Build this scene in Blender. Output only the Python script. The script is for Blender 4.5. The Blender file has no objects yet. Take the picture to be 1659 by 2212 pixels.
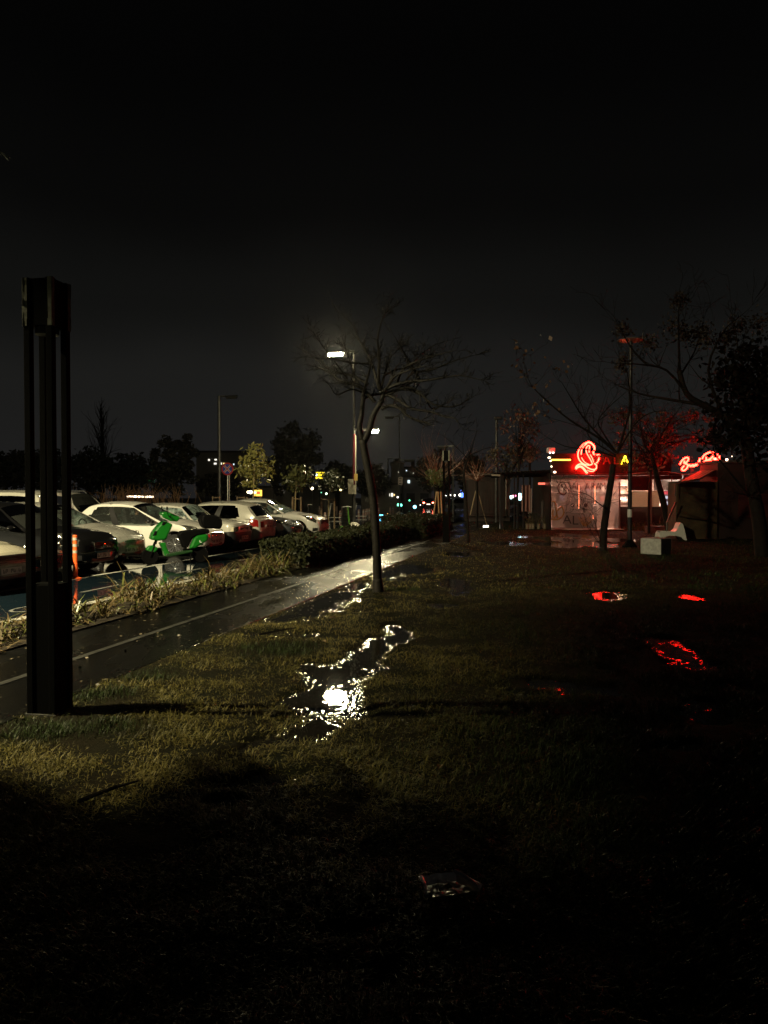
import bpy, bmesh, math, random
import numpy as np
from mathutils import Vector, Matrix, noise

random.seed(7)
rng = np.random.default_rng(11)
SC = bpy.context.scene
COL = SC.collection
R = math.radians
CAMH, F0, CX, CY, HOR = 1.6, 1659.0, 829.5, 1106.0, 1073.0
PITCH = math.atan((CY - HOR) / F0)

# ------------------------------------------------------------------ picture -> place
def ray(x, y):
    a, b = (x - CX) / F0, (CY - y) / F0
    return Vector((a, b * math.sin(PITCH) + math.cos(PITCH), b * math.cos(PITCH) - math.sin(PITCH)))
def gd(x, y, z=0.0):
    r = ray(x, y); t = (z - CAMH) / r.z
    return Vector((r.x * t, r.y * t, z))
def at(x, y, Y):
    r = ray(x, y); t = Y / r.y
    return Vector((r.x * t, Y, CAMH + r.z * t))
SL = 0.228                                   # the path and the row of cars run along (SL, 1)
YAW = math.atan2(-SL, 1)                     # heading of a car parked nose to the lane
U = Vector((SL, 1, 0)).normalized()
V = Vector((1, -SL, 0)).normalized()
def rowpt(v, Y, z=0.0):
    return Vector((v + SL * Y, Y, z))

# ------------------------------------------------------------------ tags
def tag(o, label=None, cat=None, group=None, kind=None):
    if label: o['label'] = label
    if cat: o['category'] = cat
    if group: o['group'] = group
    if kind: o['kind'] = kind
    return o
def thing(name, label, cat, loc=(0, 0, 0), rz=0.0, group=None):
    o = bpy.data.objects.new(name, None); COL.objects.link(o)
    o.empty_display_size = 0.2
    o.location = loc; o.rotation_euler = (0, 0, rz)
    return tag(o, label, cat, group)
def dup(root, loc=None, rz=None, label=None):
    r = root.copy(); COL.objects.link(r)
    if loc is not None: r.location = loc
    if rz is not None: r.rotation_euler = (0, 0, rz)
    if label: r['label'] = label
    for ch in list(root.children):
        c = ch.copy(); COL.objects.link(c); c.parent = r
        for g in ch.children:
            d = g.copy(); COL.objects.link(d); d.parent = c
    return r

# ------------------------------------------------------------------ materials
MATS = {}
def nt(m):
    m.use_nodes = True
    return m.node_tree.nodes, m.node_tree.links
def mat(name, col, rough=0.5, metal=0.0, spec=0.5, var=0.0, scale=8.0, bump=0.0, bscale=60.0, coat=0.0, col2=None, rvar=0.0, alpha=None, subs=0.0):
    if name in MATS: return MATS[name]
    m = bpy.data.materials.new(name); MATS[name] = m
    N, L = nt(m); p = N['Principled BSDF']
    p.inputs['Base Color'].default_value = (*col, 1)
    p.inputs['Roughness'].default_value = rough
    p.inputs['Metallic'].default_value = metal
    p.inputs['Specular IOR Level'].default_value = spec
    if coat: p.inputs['Coat Weight'].default_value = coat; p.inputs['Coat Roughness'].default_value = 0.05
    tc = N.new('ShaderNodeTexCoord')
    if var or col2 or rvar:
        nz = N.new('ShaderNodeTexNoise'); nz.inputs['Scale'].default_value = scale; nz.inputs['Detail'].default_value = 5
        L.new(tc.outputs['Object'], nz.inputs['Vector'])
        if var or col2:
            mx = N.new('ShaderNodeMix'); mx.data_type = 'RGBA'
            c2 = col2 or tuple(c * (1 - var) for c in col)
            mx.inputs[6].default_value = (*col, 1); mx.inputs[7].default_value = (*c2, 1)
            rp = N.new('ShaderNodeMapRange'); rp.inputs[1].default_value = 0.35; rp.inputs[2].default_value = 0.65
            L.new(nz.outputs['Fac'], rp.inputs[0]); L.new(rp.outputs[0], mx.inputs[0])
            L.new(mx.outputs[2], p.inputs['Base Color'])
        if rvar:
            r2 = N.new('ShaderNodeMapRange'); r2.inputs[1].default_value = 0.35; r2.inputs[2].default_value = 0.65
            r2.inputs[3].default_value = max(0.0, rough - rvar); r2.inputs[4].default_value = rough + rvar
            L.new(nz.outputs['Fac'], r2.inputs[0]); L.new(r2.outputs[0], p.inputs['Roughness'])
    if bump:
        b = N.new('ShaderNodeBump'); b.inputs['Strength'].default_value = bump; b.inputs['Distance'].default_value = 0.01
        n2 = N.new('ShaderNodeTexNoise'); n2.inputs['Scale'].default_value = bscale; n2.inputs['Detail'].default_value = 4
        L.new(tc.outputs['Object'], n2.inputs['Vector']); L.new(n2.outputs['Fac'], b.inputs['Height'])
        L.new(b.outputs['Normal'], p.inputs['Normal'])
    return m
def emit(name, col, strength):
    if name in MATS: return MATS[name]
    m = bpy.data.materials.new(name); MATS[name] = m
    N, L = nt(m); p = N['Principled BSDF']
    p.inputs['Base Color'].default_value = (*[min(1, c * .5 + .1) for c in col], 1)
    p.inputs['Emission Color'].default_value = (*col, 1)
    p.inputs['Emission Strength'].default_value = strength
    return m
def glass(name, tint=(0.35, 0.4, 0.4), haze=0.0, hazecol=(.6, .65, .62), rough=0.03, refl=0.0, spots=0.0):
    """thin sheet: tinted see-through + mirror by angle + a share of diffusing wet film"""
    if name in MATS: return MATS[name]
    m = bpy.data.materials.new(name); MATS[name] = m
    N, L = nt(m); out = N['Material Output']; N.remove(N['Principled BSDF'])
    tr = N.new('ShaderNodeBsdfTransparent'); tr.inputs[0].default_value = (*tint, 1)
    gl = N.new('ShaderNodeBsdfGlossy'); gl.inputs['Roughness'].default_value = rough; gl.inputs['Color'].default_value = (.9, .9, .9, 1)
    fr = N.new('ShaderNodeFresnel'); fr.inputs[0].default_value = 1.5
    ad = N.new('ShaderNodeMath'); ad.operation = 'ADD'; ad.use_clamp = True; ad.inputs[1].default_value = refl
    L.new(fr.outputs[0], ad.inputs[0])
    base = tr.outputs[0]
    if haze:
        df = N.new('ShaderNodeBsdfDiffuse'); df.inputs[0].default_value = (*hazecol, 1)
        tl = N.new('ShaderNodeBsdfTranslucent'); tl.inputs[0].default_value = (*hazecol, 1)
        m0 = N.new('ShaderNodeMixShader'); m0.inputs[0].default_value = 0.5
        L.new(df.outputs[0], m0.inputs[1]); L.new(tl.outputs[0], m0.inputs[2])
        m1 = N.new('ShaderNodeMixShader'); m1.inputs[0].default_value = haze
        if spots:
            tc = N.new('ShaderNodeTexCoord'); nz = N.new('ShaderNodeTexNoise'); nz.inputs['Scale'].default_value = spots; nz.inputs['Detail'].default_value = 3
            L.new(tc.outputs['Object'], nz.inputs['Vector'])
            mr = N.new('ShaderNodeMapRange'); mr.inputs[1].default_value = 0.35; mr.inputs[2].default_value = 0.62
            mr.inputs[3].default_value = haze * .25; mr.inputs[4].default_value = min(1, haze * 1.5)
            L.new(nz.outputs['Fac'], mr.inputs[0]); L.new(mr.outputs[0], m1.inputs[0])
        L.new(base, m1.inputs[1]); L.new(m0.outputs[0], m1.inputs[2]); base = m1.outputs[0]
    m2 = N.new('ShaderNodeMixShader'); L.new(ad.outputs[0], m2.inputs[0]); L.new(base, m2.inputs[1]); L.new(gl.outputs[0], m2.inputs[2])
    L.new(m2.outputs[0], out.inputs['Surface'])
    return m

LAMPC = (1.0, 0.86, 0.50)
BLACK = mat('black_paint', (.0022, .0024, .0022), .8, spec=.05, var=.3, scale=14)
STEEL = mat('dull_steel', (.16, .16, .15), .45, .6, var=.3)
DARKSTEEL = mat('dark_painted_steel', (.03, .03, .03), .45, var=.3)
RUBBER = mat('rubber', (.012, .012, .013), .6)
ALLOY = mat('alloy', (.62, .64, .68), .22, .9)
CHROME = mat('chrome', (.75, .74, .7), .1, 1.0)
BPLAST = mat('black_plastic', (.014, .014, .015), .4)
INTER = mat('car_interior', (.035, .035, .037), .8)
PLATE = mat('number_plate', (.6, .55, .5), .3)
INK = mat('plate_ink', (.03, .03, .03), .5)
REDLENS = mat('red_lens', (.28, .012, .01), .12, coat=1)
HLGLASS = mat('headlight_lens', (.05, .05, .045), .06, coat=1, spec=.8)
REFLECTOR = mat('headlight_reflector', (.8, .78, .66), .12, 1)
BARK = mat('wet_bark', (.014, .012, .009), .6, spec=.2, var=.55, scale=9, bump=.8, bscale=30)
BARKD = mat('dark_bark', (.013, .010, .008), .8, spec=.15, var=.5, scale=9, bump=.6, bscale=30)
WOOD = mat('stake_wood', (.34, .24, .14), .6, var=.35, scale=12)
GLASSD = glass('dark_glass', (.16, .18, .18), refl=.02)
GLASSC = glass('clear_car_glass', (.5, .54, .52), haze=.05, refl=.02)
GLASSF = glass('wet_fogged_glass', (.35, .4, .4), haze=.55, hazecol=(.6, .78, .75), spots=9)
GLASSB = glass('privacy_glass', (.03, .03, .03))

# ------------------------------------------------------------------ mesh builder
class MB:
    def __init__(s): s.v = []; s.f = []; s.m = []
    def add(s, vs, fs, mi=0):
        n = len(s.v); s.v += [tuple(v) for v in vs]
        s.f += [tuple(i + n for i in f) for f in fs]; s.m += [mi] * len(fs)
        return s
    def box(s, c, d, rz=0.0, mi=0, tilt=None):
        x, y, z = d[0] / 2, d[1] / 2, d[2] / 2
        M = Matrix.Rotation(rz, 3, 'Z')
        if tilt: M = M @ Matrix.Rotation(tilt[1], 3, tilt[0])
        vs = [Vector(c) + M @ Vector((a * x, b * y, e * z)) for a in (-1, 1) for b in (-1, 1) for e in (-1, 1)]
        return s.add(vs, [(0, 1, 3, 2), (4, 6, 7, 5), (0, 4, 5, 1), (2, 3, 7, 6), (0, 2, 6, 4), (1, 5, 7, 3)], mi)
    def tube(s, pts, rad, n=6, mi=0, cap=True):
        pts = [Vector(p) for p in pts]
        if not hasattr(rad, '__len__'): rad = [rad] * len(pts)
        up = None; rings = []
        for i, p in enumerate(pts):
            t = (pts[min(i + 1, len(pts) - 1)] - pts[max(i - 1, 0)])
            if t.length < 1e-9: t = Vector((0, 0, 1))
            t.normalize()
            if up is None:
                up = Vector((1, 0, 0)) if abs(t.z) > .8 else Vector((0, 0, 1))
            a = (up - t * up.dot(t))
            if a.length < 1e-6: a = t.orthogonal()
            a.normalize(); up = a; b = t.cross(a)
            rings.append([p + (a * math.cos(k * 2 * math.pi / n) + b * math.sin(k * 2 * math.pi / n)) * rad[i] for k in range(n)])
        vs = [q for r_ in rings for q in r_]; fs = []
        for i in range(len(rings) - 1):
            for k in range(n):
                fs.append((i * n + k, i * n + (k + 1) % n, (i + 1) * n + (k + 1) % n, (i + 1) * n + k))
        if cap:
            fs.append(tuple(range(n - 1, -1, -1))); fs.append(tuple((len(rings) - 1) * n + k for k in range(n)))
        return s.add(vs, fs, mi)
    def lathe(s, prof, c=(0, 0, 0), n=16, mi=0, axis='Z'):
        vs = []; fs = []
        for r_, h in prof:
            for k in range(n):
                a = 2 * math.pi * k / n
                q = (r_ * math.cos(a), r_ * math.sin(a), h)
                if axis == 'Y': q = (q[0], q[2], q[1])
                if axis == 'X': q = (q[2], q[0], q[1])
                vs.append(Vector(c) + Vector(q))
        for i in range(len(prof) - 1):
            for k in range(n):
                fs.append((i * n + k, i * n + (k + 1) % n, (i + 1) * n + (k + 1) % n, (i + 1) * n + k))
        fs.append(tuple(range(n - 1, -1, -1))); fs.append(tuple((len(prof) - 1) * n + k for k in range(n)))
        return s.add(vs, fs, mi)
    def ball(s, c, r_, n=10, mi=0, rz=0.0):
        if not hasattr(r_, '__len__'): r_ = (r_, r_, r_)
        vs = []; fs = []; m = max(5, n // 2 + 1)
        for i in range(m + 1):
            th = math.pi * i / m
            for k in range(n):
                a = 2 * math.pi * k / n
                x, y, z = r_[0] * math.sin(th) * math.cos(a), r_[1] * math.sin(th) * math.sin(a), r_[2] * math.cos(th)
                vs.append(Vector(c) + Vector((x * math.cos(rz) - y * math.sin(rz), x * math.sin(rz) + y * math.cos(rz), z)))
        for i in range(m):
            for k in range(n):
                fs.append((i * n + k, (i + 1) * n + k, (i + 1) * n + (k + 1) % n, i * n + (k + 1) % n))
        return s.add(vs, fs, mi)
    def prism(s, poly, y0, y1, mi=0):
        """polygon in x,z pushed out along y"""
        n = len(poly)
        vs = [(p[0], y0, p[1]) for p in poly] + [(p[0], y1, p[1]) for p in poly]
        fs = [tuple(range(n)), tuple(range(2 * n - 1, n - 1, -1))]
        fs += [(i, i + n, (i + 1) % n + n, (i + 1) % n) for i in range(n)]
        return s.add(vs, fs, mi)
    def build(s, name, mats, parent=None, smooth=False, bevel=0.0, loc=None, rz=None):
        me = bpy.data.meshes.new(name)
        me.from_pydata(s.v, [], s.f)
        if not isinstance(mats, (list, tuple)): mats = [mats]
        for m in mats: me.materials.append(m)
        if len(mats) > 1: me.polygons.foreach_set('material_index', s.m)
        bm = bmesh.new(); bm.from_mesh(me); bmesh.ops.recalc_face_normals(bm, faces=bm.faces); bm.to_mesh(me); bm.free()
        if smooth: me.polygons.foreach_set('use_smooth', [True] * len(me.polygons))
        me.update()
        o = bpy.data.objects.new(name, me); COL.objects.link(o)
        if parent is not None: o.parent = parent
        if loc is not None: o.location = loc
        if rz is not None: o.rotation_euler = (0, 0, rz)
        if bevel:
            b = o.modifiers.new('bevel', 'BEVEL'); b.width = bevel; b.segments = 2; b.limit_method = 'ANGLE'; b.angle_limit = R(35)
        if smooth and bevel == 0:
            pass
        return o
def npmesh(name, verts, faces_n, mats, parent=None, midx=None, attr=None, smooth=False):
    """verts (n,k,3): n separate polygons of k corners"""
    n, k, _ = verts.shape
    me = bpy.data.meshes.new(name)
    me.vertices.add(n * k); me.vertices.foreach_set('co', verts.reshape(-1).astype(np.float32))
    me.loops.add(n * k); me.loops.foreach_set('vertex_index', np.arange(n * k, dtype=np.int32))
    me.polygons.add(n); me.polygons.foreach_set('loop_start', np.arange(0, n * k, k, dtype=np.int32))
    try: me.polygons.foreach_set('loop_total', np.full(n, k, dtype=np.int32))
    except Exception: pass
    if not isinstance(mats, (list, tuple)): mats = [mats]
    for m in mats: me.materials.append(m)
    if midx is not None: me.polygons.foreach_set('material_index', midx.astype(np.int32))
    if attr is not None:
        a = me.attributes.new('tone', 'FLOAT', 'POINT'); a.data.foreach_set('value', np.repeat(attr, k).astype(np.float32))
    me.update(calc_edges=True); me.validate()
    o = bpy.data.objects.new(name, me); COL.objects.link(o)
    if parent is not None: o.parent = parent
    return o
def leaves(centres, size, flat=0.0, aspect=.5, jitter=.4):
    """rhombic leaves with random tilt round the given points -> (n,4,3)"""
    n = len(centres)
    d = rng.normal(size=(n, 3)); d[:, 2] *= (1 - flat); d /= np.linalg.norm(d, axis=1)[:, None] + 1e-9
    e = rng.normal(size=(n, 3)); e[:, 2] *= (1 - flat)
    e -= d * (e * d).sum(1)[:, None]; e /= np.linalg.norm(e, axis=1)[:, None] + 1e-9
    s = (size * (1 + jitter * rng.uniform(-1, 1, n)))[:, None]
    c = np.asarray(centres)
    return np.stack([c - d * s, c + e * s * aspect, c + d * s, c - e * s * aspect], axis=1)
def structure(o): o['kind'] = 'structure'; return o

# ------------------------------------------------------------------ camera, world, render
cam_d = bpy.data.cameras.new('camera'); cam = bpy.data.objects.new('camera', cam_d); COL.objects.link(cam)
cam_d.sensor_fit = 'HORIZONTAL'; cam_d.sensor_width = 36; cam_d.lens = 36.0
cam_d.clip_end = 2000; cam_d.clip_start = .05
cam.location = (0, 0, CAMH); cam.rotation_euler = (math.pi / 2 - PITCH, 0, 0)
SC.camera = cam
SC.view_settings.view_transform = 'Standard'; SC.view_settings.look = 'None'; SC.view_settings.exposure = 0; SC.view_settings.gamma = 1
cy = SC.cycles
cy.use_denoising = True
cy.max_bounces = 7; cy.diffuse_bounces = 2; cy.glossy_bounces = 4; cy.transparent_max_bounces = 12; cy.transmission_bounces = 4; cy.volume_bounces = 0
cy.sample_clamp_indirect = 4.0; cy.caustics_reflective = False; cy.caustics_refractive = False

W = bpy.data.worlds.new('World'); SC.world = W; W.use_nodes = True
N, L = W.node_tree.nodes, W.node_tree.links
bg = N['Background']; bg.inputs['Strength'].default_value = 1.0
tc = N.new('ShaderNodeTexCoord'); sp = N.new('ShaderNodeSeparateXYZ'); L.new(tc.outputs['Generated'], sp.inputs[0])
nz = N.new('ShaderNodeTexNoise'); nz.inputs['Scale'].default_value = 2.2; nz.inputs['Detail'].default_value = 3; L.new(tc.outputs['Generated'], nz.inputs['Vector'])
ma = N.new('ShaderNodeMath'); ma.operation = 'MULTIPLY_ADD'; ma.inputs[1].default_value = .12; ma.inputs[2].default_value = -.06
L.new(nz.outputs['Fac'], ma.inputs[0])
ad = N.new('ShaderNodeMath'); ad.operation = 'ADD'; L.new(sp.outputs['Z'], ad.inputs[0]); L.new(ma.outputs[0], ad.inputs[1])
cr = N.new('ShaderNodeValToRGB'); cr.color_ramp.interpolation = 'EASE'
E = cr.color_ramp.elements
E[0].position = 0.0; E[0].color = (.0125, .0122, .0122, 1)
E[1].position = 1.0; E[1].color = (.0009, .0009, .0009, 1)
for p_, c_ in ((.14, (.0105, .0105, .0098)), (.24, (.0052, .0053, .0049)), (.36, (.0021, .0021, .0020)), (.50, (.0010, .0010, .0010))):
    e = E.new(p_); e.color = (*c_, 1)
L.new(ad.outputs[0], cr.inputs[0]); L.new(cr.outputs[0], bg.inputs['Color'])

# ------------------------------------------------------------------ setting: ground, lanes, path
ZR = -0.06                                    # level of the wet lane and car park
wet_asphalt = bpy.data.materials.new('wet_asphalt'); N, L = nt(wet_asphalt); p = N['Principled BSDF']
p.inputs['Base Color'].default_value = (.010, .011, .012, 1); p.inputs['IOR'].default_value = 1.36
tc = N.new('ShaderNodeTexCoord')
n1 = N.new('ShaderNodeTexNoise'); n1.inputs['Scale'].default_value = .42; n1.inputs['Detail'].default_value = 4; L.new(tc.outputs['Object'], n1.inputs['Vector'])
mr = N.new('ShaderNodeMapRange'); mr.inputs[1].default_value = .48; mr.inputs[2].default_value = .62; mr.inputs[3].default_value = .02; mr.inputs[4].default_value = .16
L.new(n1.outputs['Fac'], mr.inputs[0]); L.new(mr.outputs[0], p.inputs['Roughness'])
n2 = N.new('ShaderNodeTexNoise'); n2.inputs['Scale'].default_value = 5; n2.inputs['Detail'].default_value = 3; L.new(tc.outputs['Object'], n2.inputs['Vector'])
b = N.new('ShaderNodeBump'); b.inputs['Strength'].default_value = .05; b.inputs['Distance'].default_value = .02; L.new(n2.outputs['Fac'], b.inputs['Height']); L.new(b.outputs[0], p.inputs['Normal'])
lane_mat = wet_asphalt.copy(); lane_mat.name = 'wet_blue_lane'
lane_mat.node_tree.nodes['Principled BSDF'].inputs['Base Color'].default_value = (.005, .010, .015, 1)
lane_mat.node_tree.nodes['Map Range'].inputs[3].default_value = .01; lane_mat.node_tree.nodes['Map Range'].inputs[4].default_value = .07
path_mat = bpy.data.materials.new('wet_path_asphalt'); N, L = nt(path_mat); p = N['Principled BSDF']
p.inputs['Base Color'].default_value = (.003, .003, .0028, 1)
tc = N.new('ShaderNodeTexCoord')
n1 = N.new('ShaderNodeTexNoise'); n1.inputs['Scale'].default_value = 1.1; n1.inputs['Detail'].default_value = 5
mp = N.new('ShaderNodeMapping'); mp.inputs['Scale'].default_value = (1, .35, 1); L.new(tc.outputs['Object'], mp.inputs[0]); L.new(mp.outputs[0], n1.inputs['Vector'])
mr = N.new('ShaderNodeMapRange'); mr.inputs[1].default_value = .4; mr.inputs[2].default_value = .6; mr.inputs[3].default_value = .14; mr.inputs[4].default_value = .38; p.inputs['IOR'].default_value = 1.33
L.new(n1.outputs['Fac'], mr.inputs[0]); L.new(mr.outputs[0], p.inputs['Roughness'])
n2 = N.new('ShaderNodeTexNoise'); n2.inputs['Scale'].default_value = 70; n2.inputs['Detail'].default_value = 3; L.new(tc.outputs['Object'], n2.inputs['Vector'])
b = N.new('ShaderNodeBump'); b.inputs['Strength'].default_value = .5; b.inputs['Distance'].default_value = .008; L.new(n2.outputs['Fac'], b.inputs['Height']); L.new(b.outputs[0], p.inputs['Normal'])
SOIL = mat('wet_soil', (.02, .015, .009), .8, spec=.2, var=.5, scale=5, bump=.8, bscale=25)
LAWN = mat('lawn_soil', (.011, .009, .004), .95, spec=.06, col2=(.006, .007, .003), scale=2.2, bump=1.0, bscale=55)
GROUND = mat('far_ground', (.02, .02, .018), .6)
LINE = mat('road_marking', (.55, .55, .5), .35, var=.5, scale=16)
LINEW = mat('worn_marking', (.045, .045, .04), .45, col2=(.014, .014, .012), scale=7)
LINEM = mat('lane_marking', (.16, .16, .145), .4, var=.5, scale=12)
KERB = mat('kerb_stone', (.42, .41, .36), .4, var=.4, scale=6)
WATER = bpy.data.materials.new('puddle_water'); N, L = nt(WATER); p = N['Principled BSDF']
p.inputs['Base Color'].default_value = (.012, .011, .008, 1); p.inputs['Roughness'].default_value = .02; p.inputs['IOR'].default_value = 1.34
tc = N.new('ShaderNodeTexCoord'); n2 = N.new('ShaderNodeTexNoise'); n2.inputs['Scale'].default_value = 1; n2.inputs['Detail'].default_value = 2; mpw = N.new('ShaderNodeMapping'); mpw.inputs['Scale'].default_value = (30, 9, 1); L.new(tc.outputs['Object'], mpw.inputs[0]); L.new(mpw.outputs[0], n2.inputs['Vector'])
sa = N.new('ShaderNodeAttribute'); sa.attribute_name = 'shallow'
sm = N.new('ShaderNodeMapRange'); sm.inputs[3].default_value = .045; sm.inputs[4].default_value = .65; L.new(sa.outputs['Fac'], sm.inputs[0])
b = N.new('ShaderNodeBump'); b.inputs['Distance'].default_value = .023; L.new(sm.outputs[0], b.inputs['Strength']); L.new(n2.outputs['Fac'], b.inputs['Height']); L.new(b.outputs[0], p.inputs['Normal'])

def sheet(name, pts, m):
    return structure(MB().add(pts, [tuple(range(len(pts)))]).build(name, m))
def strip(name, v0, v1, Y0, Y1, z, m, thick=None):
    a, b_, c, d = rowpt(v0, Y0, z), rowpt(v1, Y0, z), rowpt(v1, Y1, z), rowpt(v0, Y1, z)
    mb = MB()
    if not thick: mb.add([a, b_, c, d], [(0, 1, 2, 3)])
    else:
        dn = Vector((0, 0, -thick))
        mb.add([a, b_, c, d, a + dn, b_ + dn, c + dn, d + dn], [(0, 1, 2, 3), (4, 7, 6, 5), (0, 4, 5, 1), (1, 5, 6, 2), (2, 6, 7, 3), (3, 7, 4, 0)])
    return structure(mb.build(name, m, bevel=.012 if thick and thick < .3 else 0))
sheet('ground', [(-700, -60, -.16), (700, -60, -.16), (700, 900, -.16), (-700, 900, -.16)], GROUND)
sheet('car_park', [rowpt(-9.72, -12, ZR), rowpt(-9.72, 62, ZR), Vector((9, 150, ZR)), Vector((-90, 150, ZR)), Vector((-60, -12, ZR))], wet_asphalt)
strip('cycle_lane', -9.72, -6.95, -12, 62, ZR, lane_mat)
sheet('road', [rowpt(-6.95, 62, ZR - .002), rowpt(-5, 62, ZR - .002), Vector((26, 150, ZR - .002)), Vector((9, 150, ZR - .002)), rowpt(-9.72, 62, ZR - .002)], wet_asphalt)
strip('lane_edge_line', -9.82, -9.68, -12, 60, ZR + .004, LINE)
mb = MB()
for k in range(14):
    y0 = 3.4 + k * 3.3
    mb.add([rowpt(-8.32, y0, ZR + .004), rowpt(-8.24, y0, ZR + .004), rowpt(-8.24, y0 + 1.15, ZR + .004), rowpt(-8.32, y0 + 1.15, ZR + .004)], [(0, 1, 2, 3)])
structure(mb.build('lane_dashes', LINEM))
mb = MB()                                    # bicycle symbol on the lane
def ring(mb, c, r_, w, n=18):
    vs = []; 
    for k in range(n):
        a = 2 * math.pi * k / n
        for rr in (r_ - w / 2, r_ + w / 2):
            q = U * (rr * math.sin(a) * 1.7) + V * (rr * math.cos(a)); vs.append(Vector(c) + q)
    mb.add(vs, [(2 * k, 2 * k + 1, (2 * k + 3) % (2 * n), (2 * k + 2) % (2 * n)) for k in range(n)])
c0 = rowpt(-7.55, 11.3, ZR + .004)
ring(mb, c0 - V * .28, .2, .04); ring(mb, c0 + V * .28, .2, .04)
for a_, b_ in (((-.28, 0), (-.1, .3)), ((-.1, .3), (.2, .3)), ((.2, .3), (0, 0)), ((0, 0), (-.1, .3)), ((.28, 0), (.18, .42))):
    p0 = c0 + V * a_[0] + U * a_[1] * 1.7; p1 = c0 + V * b_[0] + U * b_[1] * 1.7
    t = (p1 - p0).normalized(); s_ = Vector((-t.y, t.x, 0)) * .02
    mb.add([p0 - s_, p0 + s_, p1 + s_, p1 - s_], [(0, 1, 2, 3)])
structure(mb.build('lane_bicycle_marking', LINEM))
strip('kerb', -6.95, -6.78, -12, 36, .05, KERB, .2)
strip('planting_bed', -6.78, -5.72, -12, 36.5, .02, SOIL)
strip('path', -5.72, -3.92, -12, 75, .0, path_mat, .14)
strip('path_line', -4.81, -4.73, -12, 70, .004, LINEW)
mb = MB()
for k in range(7):                           # bay lines between the parked cars
    y0 = 13.9 + k * 2.35
    a = rowpt(-9.9, y0, ZR + .004); b_ = a - V * 4.6
    mb.add([a, a + U * .1, b_ + U * .1, b_], [(0, 1, 2, 3)])
structure(mb.build('bay_lines', LINEW))

# puddles: hollows in the lawn, given where the photograph has them
PUD = []
for cx_, cy_, hw, hh in ((640, 1572, 85, 42), (705, 1510, 75, 45), (690, 1455, 75, 28), (770, 1425, 75, 40), (815, 1395, 42, 32), (865, 1372, 46, 24), (590, 1612, 45, 22),
                         (720, 1480, 85, 40), (680, 1530, 95, 45), (745, 1450, 70, 36), (800, 1405, 55, 30), (655, 1305, 110, 38), (715, 1288, 75, 24), (590, 1332, 70, 20), (760, 1262, 60, 12), (830, 1240, 70, 12), (560, 1365, 60, 8), (640, 1372, 50, 7),
                         (890, 1228, 85, 16), (865, 1250, 50, 8), (985, 1266, 52, 24), (960, 1310, 60, 10),
                         (1000, 1196, 75, 8), (1085, 1173, 60, 6), (1235, 1168, 60, 13), (1255, 1158, 50, 9), (1205, 1176, 70, 8), (1285, 1176, 50, 8), (1330, 1165, 60, 6), (1150, 1160, 40, 5),
                         (1310, 1285, 52, 10), (1490, 1287, 34, 8), (1475, 1410, 75, 20), (1500, 1432, 70, 16), (1420, 1385, 60, 12),
                         (1225, 1478, 60, 14), (1210, 1497, 85, 10), (1290, 1492, 70, 12), (1285, 1444, 24, 7),
                         (1530, 1550, 70, 22), (1520, 1520, 40, 10), (1560, 1475, 50, 8), (1480, 1622, 80, 10), (1290, 1608, 70, 9), (1250, 1590, 30, 6),
                         (560, 1690, 120, 26), (470, 1740, 70, 24), (790, 1985, 70, 16), (850, 2070, 60, 14), (1175, 1560, 40, 9)):
    g = gd(cx_, cy_); g0 = gd(cx_, cy_ - hh); g1 = gd(cx_, cy_ + hh)
    PUD.append((g.x, (g0.y + g1.y) / 2, hw * g.y / F0, max(.06, (g0.y - g1.y) / 2)))
PUDA = np.array(PUD)
def n3(x, y, s, o=0.0): return noise.noise((x * s + o, y * s - o, o * 1.7))
def puddle(x, y):
    wx, wy = x, y
    x = wx + (.22 * n3(wx, wy, 1.3, 21) + .10 * n3(wx, wy, 5, 22)); y = wy + .34 * n3(wx, wy, 1.1, 23) + .16 * n3(wx, wy, 4.5, 24)
    wob = .45 * n3(x, y, 1.7, 3) + .3 * n3(x, y, 5.5, 9) + .16 * n3(x, y, 14, 5)
    d = ((x - PUDA[:, 0]) / PUDA[:, 2]) ** 2 + ((y - PUDA[:, 1]) / PUDA[:, 3]) ** 2
    return max(0.0, min(1.0, (1.15 - math.sqrt(d.min())) * 1.25 + wob * .8))
def lawn_h(x, y):
    h = .010 + .014 * n3(x, y, .9, 1) + .010 * n3(x, y, 3.1, 4) + .006 * n3(x, y, 11, 2)
    a = x - SL * y + 3.96
    edge = min(1.0, max(0.0, a / .25))
    return h * edge - .008 * (1 - edge) + (.007 * n3(x, y, 17, 6) + .004 * n3(x, y, 41, 8)) * edge - .062 * puddle(x, y) * min(1, max(0, a / .3))
WZ = -.018
ys = [-14, -8, -4, -1.5, 0, .7]; y = 1.2
while y < 66: ys.append(y); y *= 1.0125
ys += [80, 100, 140]
as_ = [0.0]; a = 0.02
while a < 7: as_.append(a); a += .038
while a < 60: as_.append(a); a *= 1.035
mb = MB(); nv_ = len(as_)
verts = [(a - 3.96 + SL * yy, yy, lawn_h(a - 3.96 + SL * yy, yy)) for yy in ys for a in as_]
faces = [(i * nv_ + k, i * nv_ + k + 1, (i + 1) * nv_ + k + 1, (i + 1) * nv_ + k) for i in range(len(ys) - 1) for k in range(nv_ - 1)]
mb.add(verts, faces)
structure(mb.build('lawn', LAWN, smooth=True))
wv = [(v[0], v[1], WZ) for v in verts]
wo = structure(MB().add(wv, faces).build('puddle_water', WATER))
wa = wo.data.attributes.new('shallow', 'FLOAT', 'POINT')
wa.data.foreach_set('value', [min(1.0, max(0.0, 1.0 - (WZ - v[2] - .004) / .016)) for v in verts])

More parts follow.
